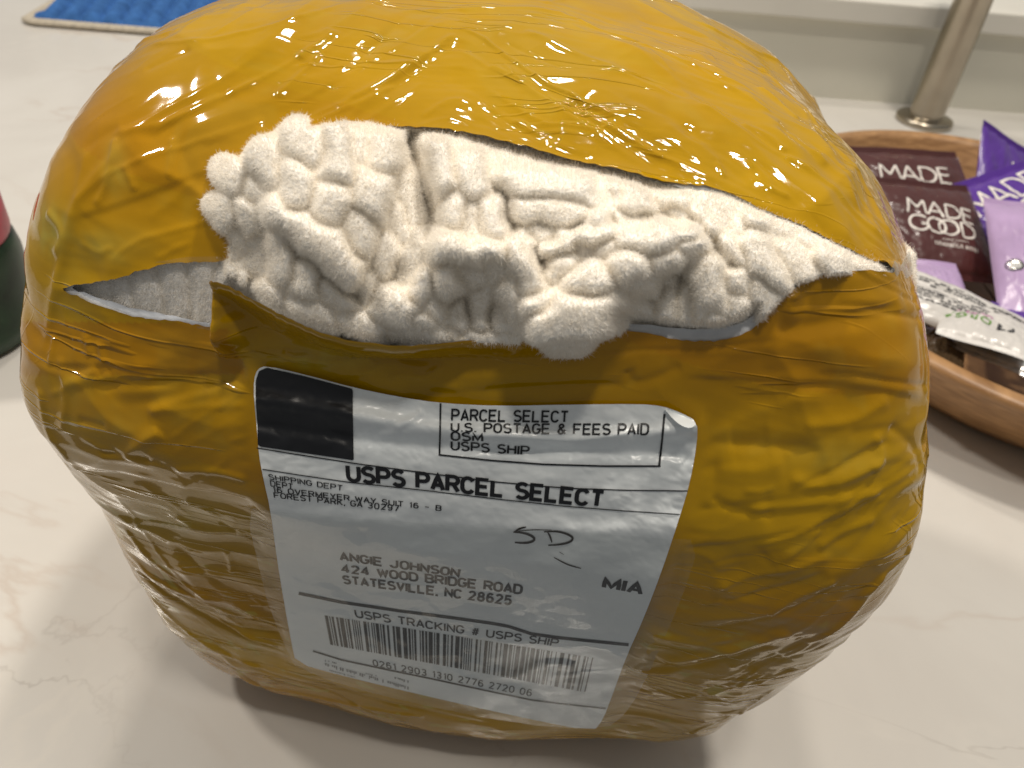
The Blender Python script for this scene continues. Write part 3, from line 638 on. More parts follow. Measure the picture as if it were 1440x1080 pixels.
# plain gothic capitals as pen strokes, x across the letter, y 0..1 over the cap height
def _a(cx, cy, rx, ry, a0, a1, n=9): return [(cx+rx*math.cos(a), cy+ry*math.sin(a)) for a in np.radians(np.linspace(a0, a1, n))]
def glyph(ch):
    W = .62; c = W/2
    g = {
     'A': [[(0,0),(c,1),(W,0)], [(.11,.3),(W-.11,.3)]], 'B': [[(0,0),(0,1),(.36,1)]+_a(.36,.76,.22,.24,90,-90)+[(0,.52)], [(.36,.52)]+_a(.36,.26,.26,.26,90,-90)+[(0,0)]],
     'C': [_a(c,.66,c,.34,25,180)+_a(c,.34,c,.34,180,335)], 'D': [[(0,0),(0,1),(.28,1)]+_a(.28,.66,.34,.34,90,0)+_a(.28,.34,.34,.34,0,-90)+[(0,0)]],
     'E': [[(W,1),(0,1),(0,0),(W,0)], [(0,.52),(W-.08,.52)]], 'F': [[(W,1),(0,1),(0,0)], [(0,.5),(W-.1,.5)]],
     'G': [_a(c,.66,c,.34,25,180)+_a(c,.34,c,.34,180,360)+[(W,.46),(c+.04,.46)]], 'H': [[(0,0),(0,1)], [(W,0),(W,1)], [(0,.52),(W,.52)]], 'I': [[(.02,0),(.02,1)]],
     'J': [[(W-.08,1),(W-.08,.28)]+_a(c-.04,.28,c-.04,.28,0,-180)], 'K': [[(0,0),(0,1)], [(W,1),(0,.38)], [(.2,.56),(W,0)]], 'L': [[(0,1),(0,0),(W-.04,0)]],
     'M': [[(0,0),(0,1),(.36,.1),(.72,1),(.72,0)]], 'N': [[(0,0),(0,1),(W,0),(W,1)]], 'O': [_a(c,.66,c,.34,0,180)+_a(c,.34,c,.34,180,360)+[(W,.66)]],
     'P': [[(0,0),(0,1),(.36,1)]+_a(.36,.73,.26,.27,90,-90)+[(0,.46)]], 'R': [[(0,0),(0,1),(.36,1)]+_a(.36,.74,.25,.26,90,-90)+[(0,.48)], [(.34,.48),(W,0)]],
     'S': [_a(c,.75,c-.02,.25,30,180,7)+_a(c,.75,c-.02,.23,180,270,5)[1:]+_a(c,.26,c,.26,90,-150,12)], 'T': [[(0,1),(W,1)], [(c,1),(c,0)]], 'U': [[(0,1),(0,.32)]+_a(c,.32,c,.32,180,360)+[(W,1)]],
     'V': [[(0,1),(c,0),(W,1)]], 'W': [[(0,1),(.2,0),(.41,.9),(.62,0),(.82,1)]], 'Y': [[(0,1),(c,.45),(W,1)], [(c,.45),(c,0)]],
     '0': [_a(c-.03,.66,c-.04,.34,0,180)+_a(c-.03,.34,c-.04,.34,180,360)+[(W-.07,.66)]], '1': [[(.08,.8),(.24,1),(.24,0)]], '2': [_a(c-.03,.73,c-.05,.27,165,-25,10)+[(.01,0),(W-.06,0)]],
     '3': [_a(c-.03,.75,c-.07,.25,150,-90,10)+_a(c-.03,.25,c-.04,.26,90,-155,10)], '4': [[(W-.04,.27),(0,.27),(.4,1),(.4,0)]], '5': [[(W-.1,1),(.07,1),(.03,.52)]+_a(c-.04,.31,c-.04,.31,125,-150,11)],
     '6': [_a(c-.02,.66,c-.05,.34,40,180,7)+_a(c-.03,.3,c-.04,.3,180,540,16)], '7': [[(0,1),(W-.07,1),(.2,0)]], '8': [_a(c-.03,.76,c-.09,.24,-90,270,14), _a(c-.03,.26,c-.04,.26,90,450,14)],
     '9': [_a(c-.03,.7,c-.04,.3,0,360,16)+_a(c-.03,.34,c-.04,.34,0,-140,8)], '&': [[(W,0),(.12,.68)]+_a(.28,.8,.17,.19,200,-20,9)+[(.1,.44)]+_a(.24,.24,.22,.24,150,300,7)+[(W,.42)]],
     '#': [[(.16,0),(.3,1)], [(.38,0),(.52,1)], [(.02,.34),(.6,.34)], [(.06,.68),(.64,.68)]], '.': [[(.05,-.02),(.05,.1)]], ',': [[(.08,.1),(.02,-.14)]], '-': [[(.02,.46),(.5,.46)]],
    }
    return g.get(ch, []), {'I': .04, 'M': .72, 'W': .82, ' ': .3, '.': .1, ',': .1, '1': .3}.get(ch, W)
def mitre_ribbon(p, w):
    p = np.array(p, float); k = np.concatenate([[True], np.hypot(*np.diff(p, axis=0).T) > 1e-4]); p = p[k]; n = len(p)
    d = np.diff(p, axis=0); d /= np.linalg.norm(d, axis=1)[:, None]; nn = np.stack([-d[:, 1], d[:, 0]], -1)
    A = np.vstack([nn[:1], nn[:-1]+nn[1:], nn[-1:]]); A /= np.linalg.norm(A, axis=1)[:, None]+1e-9
    cs = np.concatenate([[1], (A[1:-1]*nn[1:]).sum(1), [1]]); A = A/np.maximum(np.abs(cs), .62)[:, None]
    V = np.empty((2*n, 2)); V[0::2] = p-A*w/2; V[1::2] = p+A*w/2
    return V, np.array([(2*i, 2*i+2, 2*i+3, 2*i+1) for i in range(n-1)])
def stroke_text(txt, weight, gap=.24):
    VV, FF, x, n0 = [], [], 0., 0
    for ch in txt:
        st, wd = glyph(ch)
        for q_ in st:
            q_ = np.array(q_, float); dn = [q_[0]]
            for a, b in zip(q_[:-1], q_[1:]):
                m_ = max(1, int(np.hypot(*(b-a))/.34))
                for i in range(1, m_+1): dn.append(a+(b-a)*i/m_)
            V, F = mitre_ribbon(dn, weight); VV.append(V+[x, 0]); FF.append(F+n0); n0 += len(V)
        x += wd+gap
    V = np.vstack(VV); V[:, 0] = (V[:, 0])/(x-gap); return V, np.vstack(FF)
def label_text(txt, tl, bl, tr, br, bold=.02, bow=0, mat=None):
    V, F = stroke_text(txt, {.018: .18, .045: .25, .012: .16, .03: .235, .04: .22, .024: .165, .02: .15}.get(bold, .13)); tl, bl, tr, br = [np.array(q, float) for q in (tl, bl, tr, br)]
    s, t = V[:, :1], V[:, 1:2]
    p = (bl*(1-s)+br*s)*(1-t)+(tl*(1-s)+tr*s)*t; p[:, 1] += bow*4*(s*(1-s))[:, 0]
    return lab_part('printed_text', p, F, mat)
label_text('PARCEL SELECT', (636,576), (635.5,591), (799,579), (798,593.5), .018)
label_text('U.S. POSTAGE & FEES PAID', (635,595), (635,606), (912,596), (911,611), .018, 1)
label_text('OSM', (635,607.5), (635,619), (678,609.5), (678,620.5), .018)
label_text('USPS SHIP', (635,621), (635,632), (744,628.5), (743,639.5), .018)
label_text('USPS PARCEL SELECT', (488.5,655), (490,675.5), (849,692), (846,712), .045)
label_text('SHIPPING DEPT', (377.5,667), (379,674), (481.5,683), (481,690), .012)
label_text('DEPT', (380,676), (381,683.5), (411.5,681), (411.5,688.5), .012)
label_text('16 OVERMEYER WAY SUIT 16 - B', (383,685), (384,692), (620.5,711.5), (620,718.5), .012)
label_text('FOREST PARK, GA 30297', (385,693), (386,700), (561.5,711), (561,719), .012)
label_text('ANGIE JOHNSON', (478,777), (479.5,787.5), (646,801), (644.5,811), .03)
label_text('424 WOOD BRIDGE ROAD', (480.5,794.5), (482,804.5), (734,823.5), (732.5,835), .03)
label_text('STATESVILLE, NC 28625', (482,810), (483.5,820), (720.5,839), (718.5,850.5), .03)
label_text('MIA', (851.5,813), (849,826), (905,821), (900.5,835.5), .04)
label_text('USPS TRACKING # USPS SHIP', (499,858), (501,868), (786,899.5), (783,909), .024, 1)
label_text('0261 2903 1310 2776 2720 06', (524,928), (525.5,936), (749,970.5), (747,979), .02, 0)
def lines(pts, wid, name='printed_line'):
    V, F = stroke_px(pts, wid, 6); return lab_part(name, V, F)
lines([(619.5,567),(619,600),(618,640)], 2.6, 'postage_frame'); lines([(617,639.5),(690,647.5),(765,653),(850,655.5),(929,655.5)], 2.4, 'postage_frame'); lines([(934.5,582),(931,620),(927,656)], 3.0, 'postage_frame')
lines([(361,630),(430,641),(497,651.5),(600,665.5),(700,678),(794,686.5),(880,689.5),(967,690.5)], 1.7)
lines([(369,660),(430,669.5),(496,679),(600,690),(700,702),(794,712),(870,718),(956,723.5)], 1.4)
lines([(420,834.5),(480,847),(560,859),(640,869.5),(690,876.5),(715,881),(747,891.5),(790,897.5),(830,901.5),(884,907)], 4.2)
lines([(440,915.5),(480,928),(545,942),(613,956),(680,970.5),(747,984.5),(800,991),(852,996.5)], 2.2)
XX, T = px_patch([(359.5,562),(359.5,535),(364,522),(375,517),(430,529.5),(496,547),(496.5,600),(497.5,647.5),(430,637.5),(362.5,627.5),(362,600)], 3, 0, 0)
lab_part('black_block', XX, T)
# barcode: every bar a strip on the paper
rb = np.random.default_rng(5); x = 0.; bars = []
while x < 1:
    wb = rb.choice([.0042, .0042, .0084, .0084, .0126, .0168]); bars.append((x, min(1, x+wb*.92))); x += wb+rb.choice([.0042, .0042, .0084, .0126, .0042])
TLb, BLb, TRb, BRb = [np.array(q, float) for q in ((456.5,865.5), (464.5,906.5), (834.5,925), (823,973.5))]
for a, b in bars:
    V = []
    for t in np.linspace(0, 1, 15):
        for s_ in (a, b): V.append((TLb*(1-s_)+TRb*s_)*(1-t)+(BLb*(1-s_)+BRb*s_)*t)
    lab_part('barcode_bar', np.array(V), np.array([(2*i, 2*i+1, 2*i+3, 2*i+2) for i in range(14)]))
# pen marks
for pts, wd in [([(740,741),(731,743),(722,749)], 2.6), ([(722,748.5),(734,749),(746,752.5),(753,758),(748,762.5),(736,764),(724,763)], 3.4), ([(724,747.5),(748,745),(776,745.5)], 1.3), ([(770,748),(774,755),(776,763)], 2.6), ([(765,748),(782,747),(797,750.5),(807,756.5),(802,762.5),(788,766),(771,767)], 3.2), ([(779,784),(788,789),(800,795),(817,799.5)], 1.9), ([(786,776),(793,780)], .8)]:
    V, F = stroke_px(chaikin(np.array(pts, float), 2, False), wd, 2.5, True); lab_part('pen_mark', V, F, M['pen'])
# fine print too small to read: rows of specks
rt = np.random.default_rng(3)
for (x0, y0, x1, y1, hh) in [(457,928,474,932,3),(457,932.5,575,966,6.5),(512,946,530,950,3),(552,951,573,957,5),(460,941,500,952,2.5)]:
    V, F = [], []; s_ = 0
    while s_ < 1:
        wv = rt.uniform(1.6, 3.4)/max(8, x1-x0)
        if rt.random() > .22:
            a = np.array([x0+(x1-x0)*s_, y0+(y1-y0)*s_]); b = np.array([x0+(x1-x0)*(s_+wv*.7), y0+(y1-y0)*(s_+wv*.7)]); n0 = len(V); hq = hh*rt.uniform(.3, .8)
            V += [a, b, b+[0, hq], a+[0, hq]]; F.append([n0, n0+1, n0+2, n0+3])
        s_ += wv
    lab_part('fine_print', np.array(V), np.array(F), M['inkgrey'])
# turned-over corner of the label
XX, T = px_patch([(931,571),(957,580),(981,594),(972,603),(958,599),(945,588)], 2, 0, 1)
dd, _ = seg_dist(XX[:, 0], XX[:, 1], [(931,571),(981,594)])
child('folded_corner', on_parcel(XX[:, 0], XX[:, 1], label_lift(XX[:, 0], XX[:, 1])+.03+.012*dd), T, M['paper'], lab)
# clear tape across the lower half of the label
CT = [(345,714),(380,718),(470,727),(600,737),(760,746),(930,757),(985,760),(955,850),(920,930),(885,1000),(850,1027),(720,1018),(560,985),(420,945),(398,905),(370,830)]
XX, T = px_patch(CT, 4, 0, 1, 2.5, 4)
q3 = np.column_stack([XX*np.array([.012, .05]), np.zeros(len(XX))])
child('clear_tape', on_parcel(XX[:, 0], XX[:, 1], np.maximum(label_lift(XX[:, 0], XX[:, 1]), .05)+.05+.09*np.abs(noise(q3, 1, 8))+.03*np.abs(noise(q3*3, 1, 9))), T, M['clear'], parcel)['label'] = 'clear tape laid over the lower half of the shipping label'

# ================================================================== the plush blanket in the tear
# ribs and puffs of the fleece: x0, y0, x1, y1, half width, crest (cm proud of the parcel's skin)
PUFF = [
 (318,240,332,256,21,.75),(306,288,318,308,19,.65),(342,292,348,326,21,.85),(372,222,382,246,26,1.05),(352,262,356,272,18,.8),(420,196,440,208,27,1.15),(474,180,476,245,25,1.35),(470,270,462,292,24,1.35),
 (545,192,538,226,23,1.05),(408,244,412,280,27,1.35),(528,258,526,285,28,1.30),(507,312,510,342,21,1.25),(388,292,496,388,27,1.55),(500,180,506,215,16,.9),
 (392,345,396,378,24,1.05),(428,380,432,400,24,1.1),(455,402,482,424,18,.95),(352,345,362,372,20,.2),(338,330,345,350,16,.2),(545,342,538,380,16,.8),(520,388,512,410,15,.7),
 (574,258,580,310,17,.25),(562,300,570,330,17,.5),(590,330,572,395,15,.75),(603,240,606,270,12,.2),(590,200,596,214,12,-.2),
 (618,206,626,270,25,1.35),(655,222,668,262,22,1.1),(690,292,698,325,24,1.15),(632,278,640,305,22,1.2),(622,345,690,352,29,1.7),(588,390,584,412,21,1.35),(628,390,630,400,22,1.45),
 (556,425,566,446,28,1.5),(582,450,600,452,14,1.2),(606,430,612,440,14,1.0),
 (733,345,735,400,28,1.4),(722,400,716,435,24,1.1),(676,425,680,455,18,.7),(648,436,650,470,16,.6),(704,440,706,462,17,.75),
 (706,250,862,266,23,1.05),(700,213,762,226,15,.15),(722,296,806,304,19,1.0),(756,326,768,334,18,.7),(772,352,858,320,25,1.35),(778,372,800,366,22,1.15),(822,392,836,398,30,1.5),(880,366,894,382,32,1.55),
 (742,434,760,436,26,1.6),(758,450,862,434,30,1.7),(888,268,892,296,25,.9),(842,262,858,270,18,.9),(870,308,900,312,17,.7),
 (930,268,970,292,18,.55),(970,292,1012,330,18,.65),(1012,330,1036,362,17,.6),(880,338,975,332,26,1.45),(960,345,988,340,19,1.5),(925,372,950,360,20,1.3),(900,400,912,404,22,1.1),
 (952,300,965,310,16,.3),(1005,300,1020,308,18,.1),(1060,312,1072,306,19,.45),(1052,338,1088,388,23,.55),(1030,312,1040,326,15,.2),(1112,345,1125,372,22,.3),(1100,322,1112,330,14,.05),(1160,348,1182,360,24,.45),(1205,366,1232,374,14,.15),(1130,335,1145,340,15,.05),
 (988,372,998,435,24,.75),(1000,440,1006,452,18,.5),(1036,386,1042,402,17,.6),(1040,422,1044,436,17,.5),(1066,405,1080,418,18,.35),(942,400,938,450,18,.25),(962,410,960,455,14,.2),(905,430,900,458,18,.3),(872,445,880,460,14,.35),
 (815,345,822,350,16,.95),(850,350,862,345,18,1.15),(690,372,700,385,16,.9),(655,385,668,392,14,.85),(660,300,664,330,18,.9),
 (205,400,212,438,22,-.03),(245,386,248,435,20,-.0),(285,388,290,445,21,.02),(170,402,176,425,17,-.04),(140,405,146,418,14,-.05),(318,396,326,455,19,.02),(350,400,356,440,17,.05),
 (345,397,400,427,16,.85),(405,427,470,454,16,.9),(475,452,540,468,14,.95),(545,468,620,474,12,.7),(640,470,720,474,12,.45),(640,180,648,190,18,-.1),(790,226,800,232,14,-.1),(850,238,940,262,10,-.35),
]
_pc = np.array([((a+c)/2, (b+d)/2) for a, b, c, d, _, _ in PUFF]); _pv = np.array([p[5] for p in PUFF])
def _lvl(x, y): g = np.exp(-((_pc[:, 0]-x)**2+(_pc[:, 1]-y)**2)/(2*38.**2)); return (g*_pv).sum()/g.sum()
PUFF = [(a, b, c, d, w_, _lvl((a+c)/2, (b+d)/2)+.85*(v-_lvl((a+c)/2, (b+d)/2))) for a, b, c, d, w_, v in PUFF]
GAPS = [([(572,190),(586,235),(600,285),(606,320)], 14, 1.2), ([(708,265),(716,310),(740,345),(768,372)], 10, .9), ([(860,312),(810,318),(780,345)], 8, .6), ([(1000,352),(960,385),(915,412),(905,440)], 14, .8), ([(640,420),(690,440)], 26, .9), 
        ([(690,285),(700,240)], 9, .6), ([(900,300),(980,310),(1030,372)], 8, .5), ([(560,380),(530,430)], 12, .5), ([(870,420),(880,455)], 12, .5), ([(400,340),(450,380),(500,420)], 8, .5)]
def plush_h(px, py):
    """one cloth, embossed: every puff is a pillow, the creases run where two pillows meet"""
    q = np.stack([px*.02, py*.02, px*0], -1).reshape(-1, 3); sh = px.shape
    wx = px+4*noise(q, 1, 41).reshape(sh)+2.0*noise(q, 3.1, 43).reshape(sh); wy = py+4*noise(q, 1, 42).reshape(sh)+2.0*noise(q, 3.1, 44).reshape(sh)
    d1 = np.full(sh, 9e9); d2 = np.full(sh, 9e9); c1 = np.zeros(sh); s1 = np.zeros(sh); gw = np.full(sh, 1e-6); gl = np.zeros(sh)
    for (x0, y0, x1, y1, hw, c) in PUFF:
        d, _ = seg_dist(wx, wy, [(x0, y0), (x1, y1)]); r_ = d/hw
        g = np.exp(-(d/24.)**2)+1e-5*np.exp(-(d/90.)**2); gw += g; gl += g*c
        n1 = r_ < d1
        d2 = np.where(n1, d1, np.minimum(d2, r_)); c1 = np.where(n1, c, c1); s1 = np.where(n1, hw, s1); d1 = np.where(n1, r_, d1)
    G = gl/gw
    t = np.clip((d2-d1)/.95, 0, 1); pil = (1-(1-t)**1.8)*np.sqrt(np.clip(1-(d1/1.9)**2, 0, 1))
    for pts, gwd, gd in GAPS:
        d, _ = seg_dist(wx, wy, pts); G = G-.6*gd*np.exp(-(d/gwd)**2)
    h = G-.14+pil*(.27*(s1/25.)+.5*np.clip(c1-G, -.16, .6))
    h = h+.02*noise(q, 2.0, 46).reshape(sh)+.006*noise(q, 7, 47).reshape(sh)
    for _ in range(7):
        hp = np.pad(h, 1, mode='edge'); h = (hp[:-2, 1:-1]+hp[2:, 1:-1]+hp[1:-1, :-2]+hp[1:-1, 2:]+4*h)/8
    sdx = poly_sd(px, py, HOLE_C)
    h = h-sstep(3, 16, sdx)*.9*(d1 > 1.05)
    tuck = sstep(16, 2, -sdx)*sstep(470, 560, px)*(py < np.where(px > 1120, 372, 335)); h = h-tuck*np.maximum(h+.0, 0)
    low = sstep(30, 12, -sdx)*sstep(870, 895, px)*sstep(1075, 1055, px)*(py > 425); h = h-low*np.maximum(h+.2, 0)
    h = np.where(px < 318, np.where(py > 366, np.minimum(h, -.06+.75*(h-.16)), h), h)
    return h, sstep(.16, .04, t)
gs = 2.0; gx = np.arange(60, 1290, gs); gy = np.arange(150, 505, gs); Xg, Yg = np.meshgrid(gx, gy)
h_, val_ = plush_h(Xg, Yg); sdp = poly_sd(Xg, Yg, HOLE_C)
# outside the opening the fabric tucks back under the wrap, unless it spills over the edge
hout = np.where(sdp > 0, np.minimum(h_, np.where(h_ > .25, h_, -.30)-sstep(6, 60, sdp)*.8), h_)
hout = np.where((sdp > 0) & (Xg > 430) & ~((Yg > 380) & (Xg > 310) & (Xg < 880)), np.minimum(hout, -.05-.012*np.minimum(sdp, 40)), hout)
hout = np.where((sdp > 0) & (h_ < .35), -.05-.014*np.minimum(sdp, 60), hout)
PP = at(Xg, Yg, depth(Xg, Yg)-hout).reshape(-1, 3)
keep = (sdp < 46).ravel()
Qd = grid_faces(len(gy), len(gx)); Qd = Qd[keep[Qd].all(1)]
used = np.zeros(len(PP), bool); used[Qd.ravel()] = True; mp_ = np.cumsum(used)-1
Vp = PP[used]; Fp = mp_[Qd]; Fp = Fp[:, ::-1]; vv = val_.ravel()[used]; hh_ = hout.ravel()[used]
Tp = np.vstack([Fp[:, [0, 1, 2]], Fp[:, [0, 2, 3]]]); Np = vnormals(Vp, Tp)
if ((CPOS-Vp)*Np).sum(1).mean() < 0: Fp = Fp[:, ::-1]; Tp = Tp[:, ::-1]; Np = -Np
bl0 = Vp.mean(0)
blanket = empty('plush_blanket', 'cream white ribbed fleece blanket bulging out of the torn parcel', 'blanket', (bl0[0], bl0[1], bl0[2]-2))
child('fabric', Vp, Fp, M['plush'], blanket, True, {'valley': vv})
# pile: short fibres standing on the fabric
tri = Vp[Tp]; nrm = np.cross(tri[:, 1]-tri[:, 0], tri[:, 2]-tri[:, 0]); ar = np.linalg.norm(nrm, axis=1)/2
dens = ar*np.clip(1.0-.8*vv[Tp].mean(1), .1, 1)*(hh_[Tp].mean(1) > -1.0)
NF = 260000; pick = rng.choice(len(Tp), NF, p=dens/dens.sum()); u_, v_ = rng.random(NF), rng.random(NF); f_ = u_+v_ > 1; u_[f_], v_[f_] = 1-u_[f_], 1-v_[f_]
base_ = tri[pick, 0]+u_[:, None]*(tri[pick, 1]-tri[pick, 0])+v_[:, None]*(tri[pick, 2]-tri[pick, 0])
nf = Np[Tp[pick, 0]]; comb = np.stack([noise(base_, .9, 51), noise(base_, .9, 52), noise(base_, .9, 53)], -1)*.9
dr_ = nf+comb*.7+rng.normal(size=(NF, 3))*.38; dr_ /= np.linalg.norm(dr_, axis=1)[:, None]
ln = rng.uniform(.035, .085, NF)*np.where(rng.random(NF) < .07, 1.9, 1.0); sdv = np.cross(dr_, rng.normal(size=(NF, 3))); sdv /= np.linalg.norm(sdv, axis=1)[:, None]+1e-9
wf = .0095
PVv = np.empty((NF*3, 3)); PVv[0::3] = base_-sdv*wf-nf*.01; PVv[1::3] = base_+sdv*wf-nf*.01; PVv[2::3] = base_+dr_*ln[:, None]
pile = child('pile', PVv, np.arange(NF*3).reshape(-1, 3), M['pile'], blanket, False); pile['kind'] = 'stuff'

# ================================================================== faucet post
def lathe(prof, n=48):
    a = np.linspace(0, 2*np.pi, n, endpoint=False); P = np.array(prof, float)
    V = np.stack([P[:, 0, None]*np.cos(a), P[:, 0, None]*np.sin(a), np.repeat(P[:, 1, None], n, 1)], -1).reshape(-1, 3)
    return V, grid_faces(len(P), n, True)
fx = at_z(1298., 172., 0.)
fau = empty('faucet', 'brushed nickel faucet post rising behind the wooden bowl', 'faucet', fx)
V, F = lathe([(0.01,0),(2.75,0),(2.85,.12),(2.85,.45),(2.75,.62),(2.4,.72),(1.8,.74),(1.72,.80)]); child('base_flange', V+fx, F, M['nickel'], fau)
V, F = lathe([(1.72,.70),(1.72,14.5),(1.78,14.6),(2.02,14.9),(2.05,15.2),(2.05,27),(.01,27)]); child('post', V+fx, F, M['nickel'], fau)

# ================================================================== drying mat
m0 = at_z(22., 29., .5); LX, LYm = 44., 30.
mat = empty('drying_mat', 'blue ribbed drying mat with beige edging on the counter behind the parcel', 'mat', m0)
def rib_sheet(nx, ny, x0, x1, y0, y1, fn):
    gx_ = np.linspace(x0, x1, nx); gy_ = np.linspace(y0, y1, ny); Xm, Ym = np.meshgrid(gx_, gy_); Z = fn(Xm, Ym)
    V = (np.array([m0[0], m0[1], 0])+Xm[..., None]*WX+Ym[..., None]*WY+Z[..., None]*np.array([0, 0, 1.])).reshape(-1, 3); return V, grid_faces(ny, nx)
def ribz(Xm, Ym):
    edge = np.minimum(np.minimum(Xm-1.1, LX-1.1-Xm), np.minimum(Ym-1.1, LYm-1.1-Ym)); edge = sstep(0, .5, edge)
    return .35+edge*(.30+.75*np.abs(np.sin((Xm+.15*Ym)*np.pi/2.1))**.8)
V, F = rib_sheet(420, 60, 1.0, LX-1, 1.0, LYm-1, ribz); child('ribbed_pad', V, F, M['blue'], mat)
pts = [(0, 0), (LX, 0), (LX, LYm), (0, LYm)]
prof_a = np.linspace(-np.pi, np.pi, 13)[:-1]
ring = []
for k_ in range(4):
    a = np.array(pts[k_], float); b = np.array(pts[(k_+1) % 4], float)
    for t in np.linspace(.03, .97, 40): ring.append(a*(1-t)+b*t)
ring = chaikin(np.array(ring), 2); tg = np.roll(ring, -1, 0)-np.roll(ring, 1, 0); tg /= np.linalg.norm(tg, axis=1)[:, None]; nn_ = np.stack([-tg[:, 1], tg[:, 0]], -1)
V = []
for i in range(len(ring)):
    for a in prof_a:
        c_ = ring[i]+nn_[i]*(.62+.62*math.cos(a)); V.append(np.array([m0[0], m0[1], 0])+c_[0]*WX+c_[1]*WY+np.array([0, 0, .36+.35*math.sin(a)]))
nr = len(ring); na = len(prof_a)
F = np.array([(i*na+j, i*na+(j+1) % na, ((i+1) % nr)*na+(j+1) % na, ((i+1) % nr)*na+j) for i in range(nr) for j in range(na)])
child('edge_binding', np.array(V), F, M['binding'], mat)

# ================================================================== bottle at the left edge
b0 = np.array([-30.5, 34.0, 0])
bot = empty('green_bottle', 'dark green bottle with a red top cut off by the left edge', 'bottle', b0)
V, F = lathe([(.01,0),(3.6,0),(4.1,.3),(4.35,1.2),(4.4,3),(4.4,4.6),(4.3,5.2),(4.15,5.6),(3.9,5.8)]); child('body', V+b0, F, M['green'], bot)
V, F = lathe([(3.9,5.7),(4.18,5.72),(4.22,5.9),(4.2,7.6),(4.0,7.85),(.01,7.9)]); child('cap', V+b0, F, M['red'], bot)

# ================================================================== wooden bowl
BC = np.array([32., 47.8, 0]); RA, RB = 17.0, 19.6
def ell_lathe(prof, n=120):
    a = np.linspace(0, 2*np.pi, n, endpoint=False); V = []
    for off, z in prof:
        V.append(np.stack([(RA+off)*np.cos(a), (RB+off)*np.sin(a), np.full(n, z)], -1))
    return np.vstack(V)+BC, grid_faces(len(prof), n, True)
V, F = ell_lathe([(-16.9,.02),(-5.2,.02),(-4.4,.25),(-3.0,1.4),(-1.6,2.9),(-.5,4.3),(-.1,4.9),(-.12,5.12),(-.35,5.25),(-.9,5.28),(-1.2,5.15),(-1.35,4.9),(-1.9,3.9),(-3.2,2.2),(-4.8,1.1),(-7,.8),(-16.9,.8)])
bowl = make_mesh('wooden_bowl', V*CM-BC*CM, F, M['wood'], loc=BC*CM); tag(bowl, 'wide shallow wooden bowl of snacks right of the parcel', 'bowl')

# ------------------------------------------------------------------ snack packets
def pack_mat(name, col, col2=None, rough=.26):
    return simple(name, col, rough, .5, 0, .10, 50, .25, 120)
PM = dict(maroon=pack_mat('maroon_wrapper', (.070, .022, .022)), purple=pack_mat('purple_wrapper', (.085, .028, .26)), lilac=pack_mat('lilac_wrapper', (.42, .30, .50), rough=.28), white=pack_mat('white_wrapper', (.58, .56, .54), rough=.25),
          silver=simple('silver_wrapper', (.62, .61, .60), .22, .5, .6, .2, 90, .6, 160), magenta=pack_mat('magenta_wrapper', (.22, .02, .16)), brown=pack_mat('brown_wrapper', (.10, .065, .035)),
          print_w=simple('white_print', (.72, .68, .64), .45, .3), print_k=simple('dark_print', (.03, .03, .035), .45, .3), print_p=simple('purple_print', (.14, .06, .28), .45, .3), print_g=simple('green_print', (.10, .24, .03), .45, .3), print_m=simple('magenta_print', (.40, .08, .28), .45, .3))
